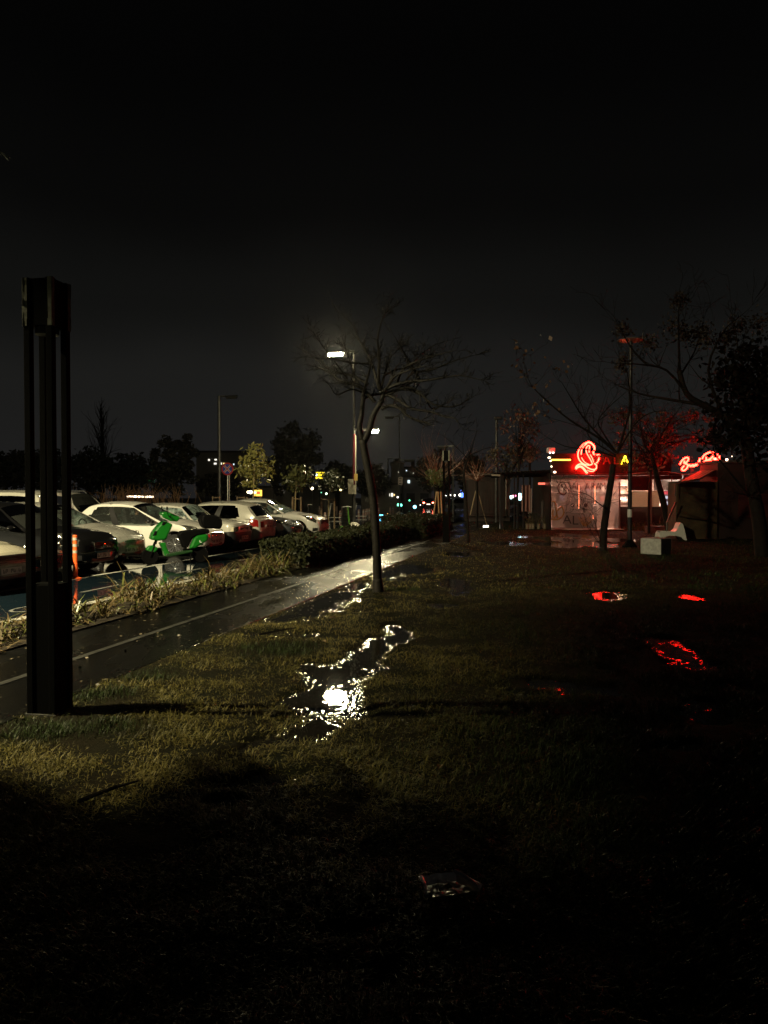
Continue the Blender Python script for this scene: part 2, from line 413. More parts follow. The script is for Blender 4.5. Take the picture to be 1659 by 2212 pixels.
# ------------------------------------------------------------------ grass (stuff)
gm = bpy.data.materials.new('wet_grass'); N, L = nt(gm); p = N['Principled BSDF']
at_ = N.new('ShaderNodeAttribute'); at_.attribute_name = 'tone'
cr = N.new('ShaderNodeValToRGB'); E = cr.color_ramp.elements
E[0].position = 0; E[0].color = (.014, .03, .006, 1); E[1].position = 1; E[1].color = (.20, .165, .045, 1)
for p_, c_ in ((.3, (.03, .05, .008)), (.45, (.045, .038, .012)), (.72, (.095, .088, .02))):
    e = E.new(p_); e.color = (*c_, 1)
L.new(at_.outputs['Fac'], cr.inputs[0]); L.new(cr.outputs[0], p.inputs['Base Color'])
p.inputs['Roughness'].default_value = .5; p.inputs['Specular IOR Level'].default_value = .18
GREEN = [(gd(1560, 1500), .9, .5), (gd(80, 1580), .8, .35), (gd(210, 1505), .45, .22), (gd(600, 1405), .5, .5), (gd(860, 1275), .6, .35), (gd(330, 1460), .3, .3), (gd(1500, 1700), .8, .3)]
def grass(name, n, Y0, Y1, wid, ln, label):
    yy = np.exp(rng.uniform(math.log(Y0), math.log(Y1), n))
    xx = rng.uniform(-1, 1, n) * (.60 * yy + .8)
    keep = []; hh = np.zeros(n); tone = np.zeros(n); clump = np.zeros(n)
    for i in range(n):
        x, y = xx[i], yy[i]
        a = x - SL * y + 3.96
        if a < .03 + .12 * n3(x, y, 2.5, 6) + .05 * random.random() : continue
        cl = n3(x, y, 2.6, 8) + .6 * n3(x, y, 7, 2)
        if random.random() > .74 + .9 * cl: continue
        clump[i] = cl
        h = lawn_h(x, y)
        if h < WZ - .003 and random.random() < .62: continue
        if h < WZ - .016 and random.random() < .93: continue
        g = 0
        for c, rx, ry in GREEN:
            q = ((x - c.x) / rx) ** 2 + ((y - c.y) / ry) ** 2
            if q < 1.6: g = max(g, min(1, 1.4 - q + .5 * n3(x, y, 3, 7)))
        t = .86 - .5 * min(1, max(0, (a - 1.5) / 3.0)) + .28 * n3(x, y, .55, 12) + .12 * n3(x, y, 2.2, 3) + random.gauss(0, .14)  # darker away from the path: wetter grass plus lamp falloff put into the tone
        t += .55 * min(1, max(0, (y - 25) / 4))  # paler towards the kiosk: dry litter, with neon glow put into the tone
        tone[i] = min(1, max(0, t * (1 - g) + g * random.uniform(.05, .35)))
        hh[i] = h; keep.append(i)
    k = np.array(keep); m = len(k)
    x, y, h, t = xx[k], yy[k], hh[k], tone[k]
    az = rng.uniform(0, 2 * math.pi, m); lean = np.abs(rng.normal(1.2, .35, m)).clip(.15, 1.55)
    lean = np.where(t < .36, lean * .6, lean)
    l = ln * rng.uniform(.5, 1.5, m) * np.where(t < .36, 1.1, 1.0) * (1 + .7 * clump[k]).clip(.5, 1.8); w = wid * rng.uniform(.6, 1.3, m)
    d = np.stack([np.cos(az), np.sin(az), np.zeros(m)], 1); s = np.stack([-np.sin(az), np.cos(az), np.zeros(m)], 1)
    up = np.array([0, 0, 1.0])
    b0 = np.stack([x, y, h - .004], 1)
    mid = b0 + d * (np.sin(lean * .7) * l * .5)[:, None] + up * (np.cos(lean * .7) * l * .5)[:, None]
    tip = mid + d * (np.sin(np.minimum(lean * 1.25, 1.75)) * l * .55)[:, None] + up * (np.cos(np.minimum(lean * 1.25, 1.75)) * l * .5)[:, None]
    sw = s * w[:, None] * .5
    q1 = np.stack([b0 - sw, b0 + sw, mid + sw * .9, mid - sw * .9], 1)
    q2 = np.stack([mid - sw * .9, mid + sw * .9, tip + sw * .15, tip - sw * .15], 1)
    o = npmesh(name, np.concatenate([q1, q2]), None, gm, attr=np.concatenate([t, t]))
    return tag(o, label, 'grass', kind='stuff')
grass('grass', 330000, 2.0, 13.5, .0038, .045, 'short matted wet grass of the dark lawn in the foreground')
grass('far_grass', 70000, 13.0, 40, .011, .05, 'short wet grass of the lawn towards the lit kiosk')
# fallen leaves and specks on path and lawn
n = 520; yy = np.exp(rng.uniform(math.log(3.2), math.log(30), n)); vv = rng.uniform(-5.7, -3.5, n); xx = vv + SL * yy
keep = xx > -.62 * yy
c = np.stack([xx, yy, np.full(n, .012)], 1)[keep]
tag(npmesh('fallen_leaves', leaves(c, .018, flat=.9, aspect=.6), None, mat('leaf_litter', (.16, .13, .08), .35, var=.6, scale=40)), 'small pale fallen leaves strewn over the dark path', 'leaves', kind='stuff')

# ------------------------------------------------------------------ cars
def interp(tab, x):
    if x <= tab[0][0]: return tab[0][1]
    for (a, b_), (c, d) in zip(tab, tab[1:]):
        if x <= c:
            t = (x - a) / (c - a + 1e-9); t = t * t * (3 - 2 * t) * .5 + t * .5
            return b_ + (d - b_) * t
    return tab[-1][1]
TT = [0, .05, .14, .34, .56, .70, .82, .90, .96, 1.0]
YW = [.86, .95, .985, 1.0, .995, .985, .955, .86, .5, 0]
class Car:
    def __init__(s, **k):
        s.L, s.W, s.H = 4.2, 1.70, 1.46
        s.top = None; s.belt = .90; s.cowl = .98; s.nose = .70; s.tail = .86; s.hoodx = None
        s.A0, s.A1, s.C1, s.C0 = .82, .12, -1.45, -1.95
        s.wb = 2.55; s.wr = .31; s.front_over = .82; s.round = .6; s.sill = .20; s.lean = .76
        s.__dict__.update(k)
        h = s.L / 2
        if s.top is None:
            s.top = [(-h, s.tail - .10), (-h + .10, s.tail), (s.C0, s.belt + .03), (s.A0 - .5, s.belt), (s.A0 + .12, s.cowl), (h - .75, s.cowl - (s.cowl - s.nose) * .32), (h - .28, s.nose + .06), (h - .06, s.nose - .05), (h, s.nose - .13)]
        s.fx = h - s.front_over; s.rx = s.fx - s.wb
    def zt(s, x): return interp(s.top, x)
    def zb(s, x):
        z = s.sill + max(0, (abs(x) - s.L / 2 + .35)) * .25
        for c in (s.fx, s.rx):
            d = abs(x - c); Ra = s.wr + .065
            if d < Ra: z = max(z, s.wr + math.sqrt(Ra * Ra - d * d))
        return z
    def w(s, x):
        h = s.L / 2
        e = min(1, max(0, (h - x) / s.round)); e2 = min(1, max(0, (h + x) / (s.round * .8)))
        return s.W / 2 * (.74 + .26 * math.sqrt(max(0, 1 - (1 - e) ** 2))) * (.84 + .16 * math.sqrt(max(0, 1 - (1 - e2) ** 2)))
    def S(s, x, t, side=1, off=0.0):
        zt, zb, w = s.zt(x), s.zb(x), s.w(x)
        t = min(1, max(0, t))
        for i in range(len(TT) - 1):
            if t <= TT[i + 1]: break
        f = (t - TT[i]) / (TT[i + 1] - TT[i]); y = YW[i] + (YW[i + 1] - YW[i]) * f
        crown = max(0, t - .86) / .14
        dome = zt - zb
        z = zb + dome * (t / .9 if t < .9 else 1.0) - .035 * max(0, 1 - abs(t - .9) / .1) + .03 * crown
        bulge = .03 * max(0, 1 - abs(z - .5) / .35) if abs(x) > s.L / 2 - .25 else 0
        return Vector((x + (bulge if x > 0 else -bulge), side * (y * w + off * (1 if t < .86 else 0)), z + off * (1 if t >= .7 else 0)))
    def patch(s, mb, x0, x1, t0, t1, side=1, off=.004, nx=8, ntt=5, shape=None, mi=0):
        vs = []
        for i in range(nx + 1):
            for k in range(ntt + 1):
                a, b_ = i / nx, k / ntt
                lo, hi = (0, 1) if shape is None else shape(a)
                tt = t0 + (t1 - t0) * (lo + (hi - lo) * b_)
                vs.append(s.S(x0 + (x1 - x0) * a, tt, side, off))
        fs = [(i * (ntt + 1) + k, (i + 1) * (ntt + 1) + k, (i + 1) * (ntt + 1) + k + 1, i * (ntt + 1) + k + 1) for i in range(nx) for k in range(ntt)]
        mb.add(vs, fs, mi)
    # cabin
    def belt_pt(s, u, side):
        x = s.A0 + (s.C0 - s.A0) * u
        return Vector((x, side * s.w(x) * .955, s.zt(x) - .045))
    def roof_pt(s, u, side):
        x = s.A1 + (s.C1 - s.A1) * u
        z = s.H - .05 - .10 * max(0, .35 - u) ** 2 / .1225 * .55 - .09 * max(0, u - .6) ** 2 / .16
        return Vector((x, side * s.W / 2 * s.lean, z))
    def side(s, u, v, sd):
        a, b_ = s.belt_pt(u, sd), s.roof_pt(u, sd)
        q = a.lerp(b_, v); q.y += sd * .035 * math.sin(math.pi * v); return q

def wheel(mb, rim, r_, w=.19, spokes=5, double=True):
    mb.lathe([(r_ * .62, -w * .5), (r_ * .93, -w * .5), (r_, -w * .36), (r_, w * .36), (r_ * .93, w * .5), (r_ * .66, w * .46), (r_ * .62, w * .3)], n=28, axis='Y')
    rim.lathe([(r_ * .69, -.01), (r_ * .70, w * .44), (r_ * .655, w * .47), (r_ * .62, w * .38), (r_ * .62, -.01)], n=28, axis='Y')
    rim.lathe([(r_ * .15, w * .2), (r_ * .15, w * .44), (r_ * .08, w * .47)], n=12, axis='Y')
    for k in range(spokes):
        a0 = 2 * math.pi * k / spokes + .3
        for da in ((-.13, .13) if double else (0,)):
            c, s_ = math.cos(a0 + da), math.sin(a0 + da); c2, s2 = math.cos(a0 + da * 1.6), math.sin(a0 + da * 1.6)
            p0 = Vector((c * r_ * .1, w * .40, s_ * r_ * .1)); p1 = Vector((c2 * r_ * .66, w * .40, s2 * r_ * .66))
            t = Vector((-s_, 0, c)) * r_ * (.035 if double else .075); dn = Vector((0, -.03, 0))
            rim.add([p0 - t, p0 + t, p1 + t * 1.2, p1 - t * 1.2, p0 - t + dn, p0 + t + dn, p1 + t * 1.2 + dn, p1 - t * 1.2 + dn], [(0, 1, 2, 3), (0, 4, 5, 1), (1, 5, 6, 2), (2, 6, 7, 3), (3, 7, 4, 0)])

def make_car(name, label, loc, rz, paint, C, near_glass=GLASSC, far_glass=GLASSF, ws=GLASSC, rear=GLASSD, rimmat=ALLOY, spokes=5, double=True, low=None, low_t=.3,
             style='hatch', lights=True, grille='bar', plate=True, seats=True, cat='car', group='cars parked nose to the cycle lane', parts_front=True, wiper=True):
    T = thing(name, label, cat, loc, rz, group)
    h = C.L / 2
    # body shell
    xs = sorted(set([-h + C.L * i / 64 for i in range(65)] + [c + (C.wr + .065) * math.sin(k * math.pi / 16) for c in (C.fx, C.rx) for k in range(-8, 9)] + [h - .02, h - .05, -h + .02, -h + .05]))
    ts = sorted(set(TT + [.10, .2, .27, low_t, low_t + .012, .45, .63, .76, .86, .98]))
    mb = MB(); nt_ = len(ts)
    for sd in (1, -1):
        vs = [C.S(x, t, sd) for x in xs for t in ts]
        fs = [(i * nt_ + k, (i + 1) * nt_ + k, (i + 1) * nt_ + k + 1, i * nt_ + k + 1) for i in range(len(xs) - 1) for k in range(nt_ - 1)]
        n0 = len(mb.v); mb.add(vs, fs)
        if low:
            for q in range(len(fs)):
                k = q % (nt_ - 1)
                if ts[k] < low_t: mb.m[len(mb.m) - len(fs) + q] = 1
        for xe in (xs[0], xs[-1]):                    # end caps, slightly domed
            ring_ = [C.S(xe, t, sd) for t in ts]; zc = sum(q.z for q in ring_) / nt_
            dx = .035 if xe > 0 else -.03
            m1 = [Vector((q.x + dx * .7, q.y * .8, zc + (q.z - zc) * .9)) for q in ring_]
            m2 = [Vector((q.x + dx, 0, zc + (q.z - zc) * .86)) for q in ring_]
            vs2 = ring_ + m1 + m2
            fs2 = [(a * nt_ + k, a * nt_ + k + 1, (a + 1) * nt_ + k + 1, (a + 1) * nt_ + k) for a in (0, 1) for k in range(nt_ - 1)]
            mb.add(vs2, fs2)
            if low:
                for q in range(len(fs2)):
                    if ts[q % (nt_ - 1)] < low_t: mb.m[len(mb.m) - len(fs2) + q] = 1
    # cabin: paint faces to the body, the rest to glass parts
    nu, nv = 26, 8
    gl = {}
    def put(key, vs): gl.setdefault(key, MB()).add(vs, [(0, 1, 2, 3)])
    bp = C.__dict__.get('bpill', .50)
    for sd in (1, -1):
        for i in range(nu):
            u0, u1 = i / nu, (i + 1) / nu; uc = (u0 + u1) / 2
            for k in range(nv):
                v0, v1 = k / nv, (k + 1) / nv; vc = (v0 + v1) / 2
                q = [C.side(u0, v0, sd), C.side(u1, v0, sd), C.side(u1, v1, sd), C.side(u0, v1, sd)]
                cpil = C.__dict__.get('cpill', .86) - (.06 * vc)
                rear_round = ((uc - (cpil - .14)) / .14) ** 2 + ((vc - .5) / .5) ** 2 > 1.0 if uc > cpil - .14 else False
                if uc < .05 or uc > cpil or vc > .90 or rear_round: mb.add(q, [(0, 1, 2, 3)])
                elif abs(uc - bp) < .035: put(('pillar', sd), q)
                elif uc < bp: put(('front_window', sd), q)
                else: put(('rear_window', sd), q)
    ns = 14
    def wsp(s_, v, front=True):
        a = (C.belt_pt(0, 1) if front else C.belt_pt(1, 1)); b_ = (C.roof_pt(0, 1) if front else C.roof_pt(1, 1))
        q = a.lerp(b_, v); q.y *= s_
        bow = (1 - s_ * s_); q.x += (.16 * (1 - v * .6) if front else -.07) * bow; q.z += (.05 * v + .03) * bow
        return q
    for front in (True, False):
        for i in range(ns):
            for k in range(nv):
                s0, s1, v0, v1 = -1 + 2 * i / ns, -1 + 2 * (i + 1) / ns, k / nv, (k + 1) / nv
                q = [wsp(s0, v0, front), wsp(s1, v0, front), wsp(s1, v1, front), wsp(s0, v1, front)]
                fr = abs((s0 + s1) / 2) > .93 or (not front and (k in (0, nv - 1) or abs((s0 + s1) / 2) > .86))
                if fr: mb.add(q, [(0, 1, 2, 3)])
                else: put('windscreen' if front else 'back_window', q)
    for i in range(18):
        for k in range(10):
            u0, u1, s0, s1 = i / 18, (i + 1) / 18, -1 + 2 * k / 10, -1 + 2 * (k + 1) / 10
            def rp(u, s_):
                q = C.roof_pt(u, 1); q.y *= s_; q.z += .08 * (1 - s_ * s_); q.x += (.064 * max(0, 1 - u * 12) - .07 * max(0, u * 12 - 11)) * (1 - s_ * s_); return q
            mb.add([rp(u0, s0), rp(u1, s0), rp(u1, s1), rp(u0, s1)], [(0, 1, 2, 3)])
    me = mb
    body = me.build('body', [paint, low or paint], T, smooth=True)
    wmod = body.modifiers.new('weld', 'WELD'); wmod.merge_threshold = .002
    nm = body.modifiers.new('edges', 'EDGE_SPLIT'); nm.split_angle = R(38)
    for key, g in gl.items():
        if key == 'windscreen': g.build('windscreen', ws, T, smooth=True)
        elif key == 'back_window': g.build('back_window', rear, T, smooth=True)
        elif key[0] == 'pillar': g.build('pillar', BPLAST, T)
        else: g.build('side_window', near_glass if key[1] < 0 else far_glass, T, smooth=True)
    # underbody and inner arches
    mb = MB(); mb.box((0, 0, .33), (C.L * .9, C.W * .72, .2)); mb.box((0, 0, .55), (C.L * .55, C.W * .88, .3))
    mb.build('underbody', RUBBER, T)
    # wheels
    tm, rm = MB(), MB(); wheel(tm, rm, C.wr, spokes=spokes, double=double)
    first = None
    for x in (C.fx, C.rx):
        for sd in (-1, 1):
            if first is None:
                wt = tm.build('wheel', RUBBER, T, smooth=False); rr = rm.build('rim', rimmat, wt); first = (wt, rr)
            else:
                wt = first[0].copy(); COL.objects.link(wt); rr = first[1].copy(); COL.objects.link(rr); rr.parent = wt; wt.parent = T
            wt.location = (x, sd * (C.W / 2 - .11), C.wr); wt.rotation_euler = (0, 0, math.pi if sd < 0 else 0)
    # lights
    if lights:
        for sd in (1, -1):
            if style == 'boxy':
                mb = MB(); mb.box((h + .005, sd * C.W * .335, C.nose - .19), (.06, .24, .15)); hl = mb.build('headlight', HLGLASS, T, bevel=.01)
                MB().box((h + .03, sd * C.W * .335, C.nose - .19), (.03, .18, .10)).build('reflector', REFLECTOR, hl, bevel=.01)
                MB().box((h - .03, sd * C.W * .445, C.nose - .19), (.09, .09, .13)).build('indicator', mat('pale_lens', (.6, .55, .42), .2), T, bevel=.01)
            else:
                mb = MB(); C.patch(mb, h - C.__dict__.get('hl_len', .62), h - .08, .62, .93, sd, .006, 10, 5, shape=lambda a: (.62 - .60 * a, .72 + .28 * math.sin(math.pi * min(1, a * .8 + .1))))
                hl = mb.build('headlight', HLGLASS, T, smooth=True)
                m2 = MB(); q = C.S(h - .30, .78, sd, .012); m2.ball(q, (.07, .025, .045), 8); q = C.S(h - .16, .73, sd, .01); m2.ball(q, (.05, .03, .035), 8)
                m2.build('reflector', REFLECTOR, hl, smooth=True)
            mb = MB(); C.patch(mb, -h + .30, -h + .02, .52, .82, sd, .006, 5, 4)
            mb.add([C.S(-h, .52 + .3 * k / 4, sd) + Vector((-.035, 0, 0)) for k in range(5)] + [Vector((C.S(-h, .52 + .3 * k / 4, sd).x - .05, sd * C.w(-h) * .62, C.S(-h, .52 + .3 * k / 4, sd).z)) for k in range(5)], [(k, k + 1, k + 6, k + 5) for k in range(4)])
            mb.build('tail_light', REDLENS, T, smooth=True)
    # front: grille, bumper mouth, plate
    zf = C.nose
    if parts_front:
        if grille == 'bar':
            g = MB().box((h + .028, 0, zf - .20), (.04, C.W * .40, .09)).build('grille', BPLAST, T, bevel=.012)
            MB().box((h + .05, 0, zf - .165), (.02, C.W * .38, .018)).build('grille_bar', CHROME, g)
        elif grille == 'chrome':
            mb = MB()
            poly = [(-.36, zf - .12), (.36, zf - .12), (.30, zf - .34), (-.30, zf - .34)]
            mb.add([(h + .052, y, z) for y, z in poly] + [(h, y, z) for y, z in poly], [(0, 1, 2, 3), (0, 4, 5, 1), (1, 5, 6, 2), (2, 6, 7, 3), (3, 7, 4, 0)])
            g = mb.build('grille', BPLAST, T)
            m2 = MB(); loop = [Vector((h + .055, y, z)) for y, z in poly]; m2.tube(loop + [loop[0]], .014, 5)
            for k in range(3): z = zf - .17 - .05 * k; m2.tube([(h + .056, -.33 + .02 * k, z), (h + .056, .33 - .02 * k, z)], .006, 4)
            m2.lathe([(.05, .055 + h), (.05, .075 + h), (.02, .08 + h)], (0, 0, zf - .22), 12, axis='X')
            m2.build('grille_frame', CHROME, g)
        elif grille == 'slats':
            g = MB().box((h + .03, 0, zf - .16), (.04, C.W * .56, .18)).build('grille', BPLAST, T, bevel=.012)
            m2 = MB()
            for k in range(5): m2.box((h + .052, 0, zf - .09 - .035 * k), (.012, C.W * .54, .012))
            m2.build('grille_slats', DARKSTEEL, g)
        mouth = MB().box((h + .018, 0, .31), (.05, C.W * .52, .13)).build('air_intake', BPLAST, T, bevel=.03)
        for sd in (1, -1):
            mb = MB(); C.patch(mb, h - .22, h - .03, .10, .30, sd, .006, 4, 3, shape=lambda a: (.0, 1)); mb.build('fog_recess', BPLAST, T)
    if plate:
        for xx, s_ in ((h + .062, 1), (-h - .052, -1)):
            z = .40 if s_ > 0 else C.tail - .33
            pl = MB().box((xx, 0, z), (.012, .50, .11)).build('number_plate', PLATE, T, bevel=.003)
            for k in range(7):
                if k in (2, 5): continue
                mb = MB(); y = -.19 + .063 * k; mb.box((xx + s_ * .008, y - .016, z), (.004, .009, .065)); mb.box((xx + s_ * .008, y + .016, z + (.012 if k % 2 else -.012)), (.004, .009, .045)); mb.box((xx + s_ * .008, y, z + (.026 if k % 2 else -.026)), (.004, .03, .009))
                mb.build('plate_character', INK, pl)
    # mirrors, door seams, handles, interior
    for sd in (1, -1):
        q = C.side(.09, .1, sd)
        mb = MB(); mb.ball((q.x - .02, q.y + sd * .11, q.z + .04), (.075, .11, .07), 12); mb.box((q.x, q.y + sd * .02, q.z - .005), (.05, .1, .03))
        mb.build('wing_mirror', C.__dict__.get('mirror', paint), T, smooth=True)
    xb = C.belt_pt(bp, 1).x
    for xx in (C.A0 - .08, xb, C.C0 + .5):
        for sd in (1, -1):
            if C.zb(xx) < .4: mb = MB(); C.patch(mb, xx - .006, xx + .006, .12, .86, sd, .002, 1, 10); mb.build('door_seam', BPLAST, T)
    for xx in (xb + .18, C.C0 + .62):
        for sd in (1, -1):
            q = C.S(xx, .70, sd, .018); MB().box(q, (.17, .03, .03)).build('door_handle', paint, T, bevel=.01)
    if seats:
        for yy in (-.36, .36):
            mb = MB(); mb.box((xb + .16, yy, .86), (.16, .46, .56), tilt=('Y', -.25)); mb.box((xb + .45, yy, .55), (.5, .46, .2)); mb.box((xb + .06, yy, 1.22), (.1, .26, .2), tilt=('Y', -.2))
            mb.build('front_seat', INTER, T, bevel=.05)
        mb = MB(); mb.box((C.C0 + .62, 0, .82), (.2, 1.2, .6), tilt=('Y', -.3)); mb.build('rear_seat', INTER, T, bevel=.05)
        MB().box((C.A0 - .1, 0, .82), (.5, C.W * .8, .2)).build('dashboard', INTER, T, bevel=.05)
        mb = MB(); rr = .18; c = Vector((C.A0 - .38, .36, .93))
        mb.tube([c + Vector((-.3 * rr * math.sin(a), rr * math.cos(a), rr * math.sin(a))) for a in [k * math.pi / 8 for k in range(17)]], .016, 5); mb.tube([c, c + Vector((.2, 0, -.08))], .02, 5)
        mb.build('steering_wheel', BPLAST, T)
    if wiper:
        mb = MB(); a, b_ = wsp(-.1, .03), wsp(.75, .12); n_ = Vector((.03, 0, .03)); mb.tube([a + n_, b_ + n_], .009, 4); mb.build('wiper', BPLAST, T)
    return T

def carpaint(name, col, rough=.28, metal=0.0): return mat('paint_' + name, col, rough, metal, coat=.7, var=.12, scale=3, rvar=.08)
P_WHITE = carpaint('white', (.78, .77, .72)); P_SILVER = carpaint('silver', (.42, .415, .38), .28, .3); P_GREY = mat('paint_graphite', (.016, .017, .019), .16, var=.15, scale=3)
P_BLACK = mat('paint_black', (.004, .004, .0045), .10, var=.15, scale=3); P_SLATE = carpaint('slate', (.09, .10, .115), .22, .4); P_CREAM = carpaint('cream', (.56, .55, .50)); P_BEIGE = carpaint('beige_white', (.54, .53, .47))

def park(nx, Y, L, ox=0.0):
    """centre of a car whose nose middle shows at picture x, at depth Y"""
    nose = Vector(((nx - CX) * Y / F0, Y, ZR)); return nose - V * (L / 2)
def nose_in(name, label, nx, Y, paint, C, drz=0.0, **k):
    return make_car(name, label, park(nx, Y, C.L), YAW + drz, paint, C, **k)
nose_in('parked_car', 'pale car cut off by the left edge of the picture, only its slatted front showing', 17, 13.1, carpaint('champagne', (.30, .28, .22)), Car(L=4.1, W=1.64, H=1.42, nose=.74, cowl=.92), grille='slats')
nose_in('parked_car', 'dark grey hatchback with a bright alloy wheel behind the black bollard light', 98, 14.75, P_GREY, Car(L=4.25, W=1.66, H=1.44, nose=.70, cowl=.96, A0=.78, A1=-.05, hl_len=.5, front_over=.86), grille='bar', far_glass=GLASSD, near_glass=GLASSD)
nose_in('parked_car', 'black people carrier with a chrome framed grille, behind the orange marker post', 218, 16.65, P_BLACK, Car(L=4.3, W=1.66, H=1.52, nose=.82, cowl=1.0, A0=.95, A1=.15), grille='chrome', far_glass=GLASSD, near_glass=GLASSD)
nose_in('parked_car', 'silver hatchback with large almond headlights, left of the green scooter', 281, 18.4, P_SILVER, Car(L=4.2, W=1.66, H=1.50, nose=.78, cowl=1.0, A0=.98, A1=.02, hl_len=.72), grille='bar')
car_people = nose_in('parked_car', 'white hatchback with two people in the front seats, behind the green scooter', 463, 21.9, P_WHITE, Car(L=4.3, W=1.68, H=1.50, nose=.76, cowl=.99, A0=1.0, A1=-.05, hl_len=.68, mirror=BPLAST), grille='chrome')
boxc = Car(L=3.95, W=1.58, H=1.44, nose=.86, cowl=.98, belt=.92, tail=.9, A0=.70, A1=.22, C1=-1.35, C0=-1.72, round=.22, lean=.80, wr=.28, top=[(-1.975, .8), (-1.9, .9), (-1.7, .95), (.2, .94), (.8, .97), (1.2, .955), (1.85, .88), (1.95, .85), (1.975, .80)])
nose_in('parked_car', 'old boxy pale car with square headlights and black bumper, fogged windscreen', 525, 23.9, P_CREAM, boxc, style='boxy', ws=GLASSF, near_glass=GLASSF, low=BPLAST, low_t=.50, double=False, spokes=8, rimmat=STEEL, grille='bar')
golf = Car(L=4.15, W=1.70, H=1.49, nose=.72, cowl=.98, belt=.95, tail=1.0, C1=-1.62, C0=-1.98, round=.55, cpill=.84)
rear_pos = Vector(((577 - CX) * 25.9 / F0, 25.9, ZR))
make_car('parked_car', 'white hatchback parked backwards, its rear with dark red tail lights to the lane', rear_pos - V * golf.L / 2, YAW + math.pi, P_BEIGE, golf, near_glass=GLASSB, far_glass=GLASSB, rear=GLASSF, group='cars parked nose to the cycle lane')
nose_in('parked_car', 'dark slate saloon with chrome grille, between the two white cars', 642, 28.3, P_SLATE, Car(L=4.45, W=1.70, H=1.43, nose=.74, cowl=.95, A0=.75, A1=-.02, front_over=.85), grille='bar', spokes=9, rimmat=STEEL)
nose_in('parked_car', 'white crossover at the far end of the row, next to the street lamp', 699, 30.8, P_WHITE, Car(L=4.4, W=1.74, H=1.56, nose=.82, cowl=1.05, belt=1.0, A0=.85, A1=.0, wr=.33, hl_len=.75), grille='slats', ws=GLASSF)
# second row of cars and vans behind
vanC = lambda: Car(L=4.4, W=1.75, H=1.83, nose=.85, cowl=1.1, belt=1.08, tail=1.1, A0=1.1, A1=.55, C1=-2.0, C0=-2.12, lean=.84, cpill=.95, bpill=.42)
make_car('parked_van', 'white van in the back row at the left edge, only its roof and windows showing', Vector((-11.6, 23.0, ZR)), YAW + math.pi, P_BEIGE, vanC(), near_glass=GLASSB, far_glass=GLASSB, rear=GLASSB, group='vehicles in the back row', cat='van', seats=False, wiper=False)
vb = make_car('parked_van', 'white van with roof rails in the back row, seen above the silver car', Vector((-10.9, 26.4, ZR)), YAW, P_BEIGE, Car(L=4.2, W=1.72, H=1.80, nose=.85, cowl=1.05, belt=1.0, tail=1.1, A0=1.2, A1=.5, C1=-1.2, C0=-1.5, lean=.8), near_glass=GLASSB, far_glass=GLASSB, rear=GLASSB, group='vehicles in the back row', cat='van', seats=False, wiper=False)
for sd in (1, -1):
    mb = MB(); mb.tube([(.35, sd * .62, 1.78), (.25, sd * .62, 1.86), (-1.0, sd * .62, 1.87), (-1.1, sd * .62, 1.77)], .018, 5); mb.build('roof_rail', ALLOY, vb)
make_car('parked_car', 'dark car in the back row, only its roof showing above the grey hatchback', Vector((-12.3, 27.5, ZR)), YAW, P_GREY, Car(H=1.62), near_glass=GLASSB, far_glass=GLASSB, group='vehicles in the back row', seats=False)
# the far cars
fc = make_car('moving_car', 'far car on the flooded road with its red tail lights on', Vector(((922 - CX) * 112 / F0, 112, ZR)), math.pi / 2 + .05, P_GREY, Car(tail=.98), near_glass=GLASSB, far_glass=GLASSB, rear=GLASSD, seats=False, group=None, lights=False, plate=False)
for sd in (1, -1):
    mb = MB(); mb.box((-2.12, sd * .66, .80), (.05, .26, .17)); mb.build('tail_light', emit('tail_glow', (1, .12, .07), 22), fc, bevel=.02)
MB().box((-2.15, 0, .58), (.02, .5, .11)).build('number_plate', emit('plate_glow', (1, .85, .7), 3), fc)
make_car('parked_car', 'far white car parked beyond the bollard light on the right of the road', Vector(((998 - CX) * 92 / F0, 92, 0)), .15, P_WHITE, Car(), seats=False, near_glass=GLASSB, far_glass=GLASSB, group=None)

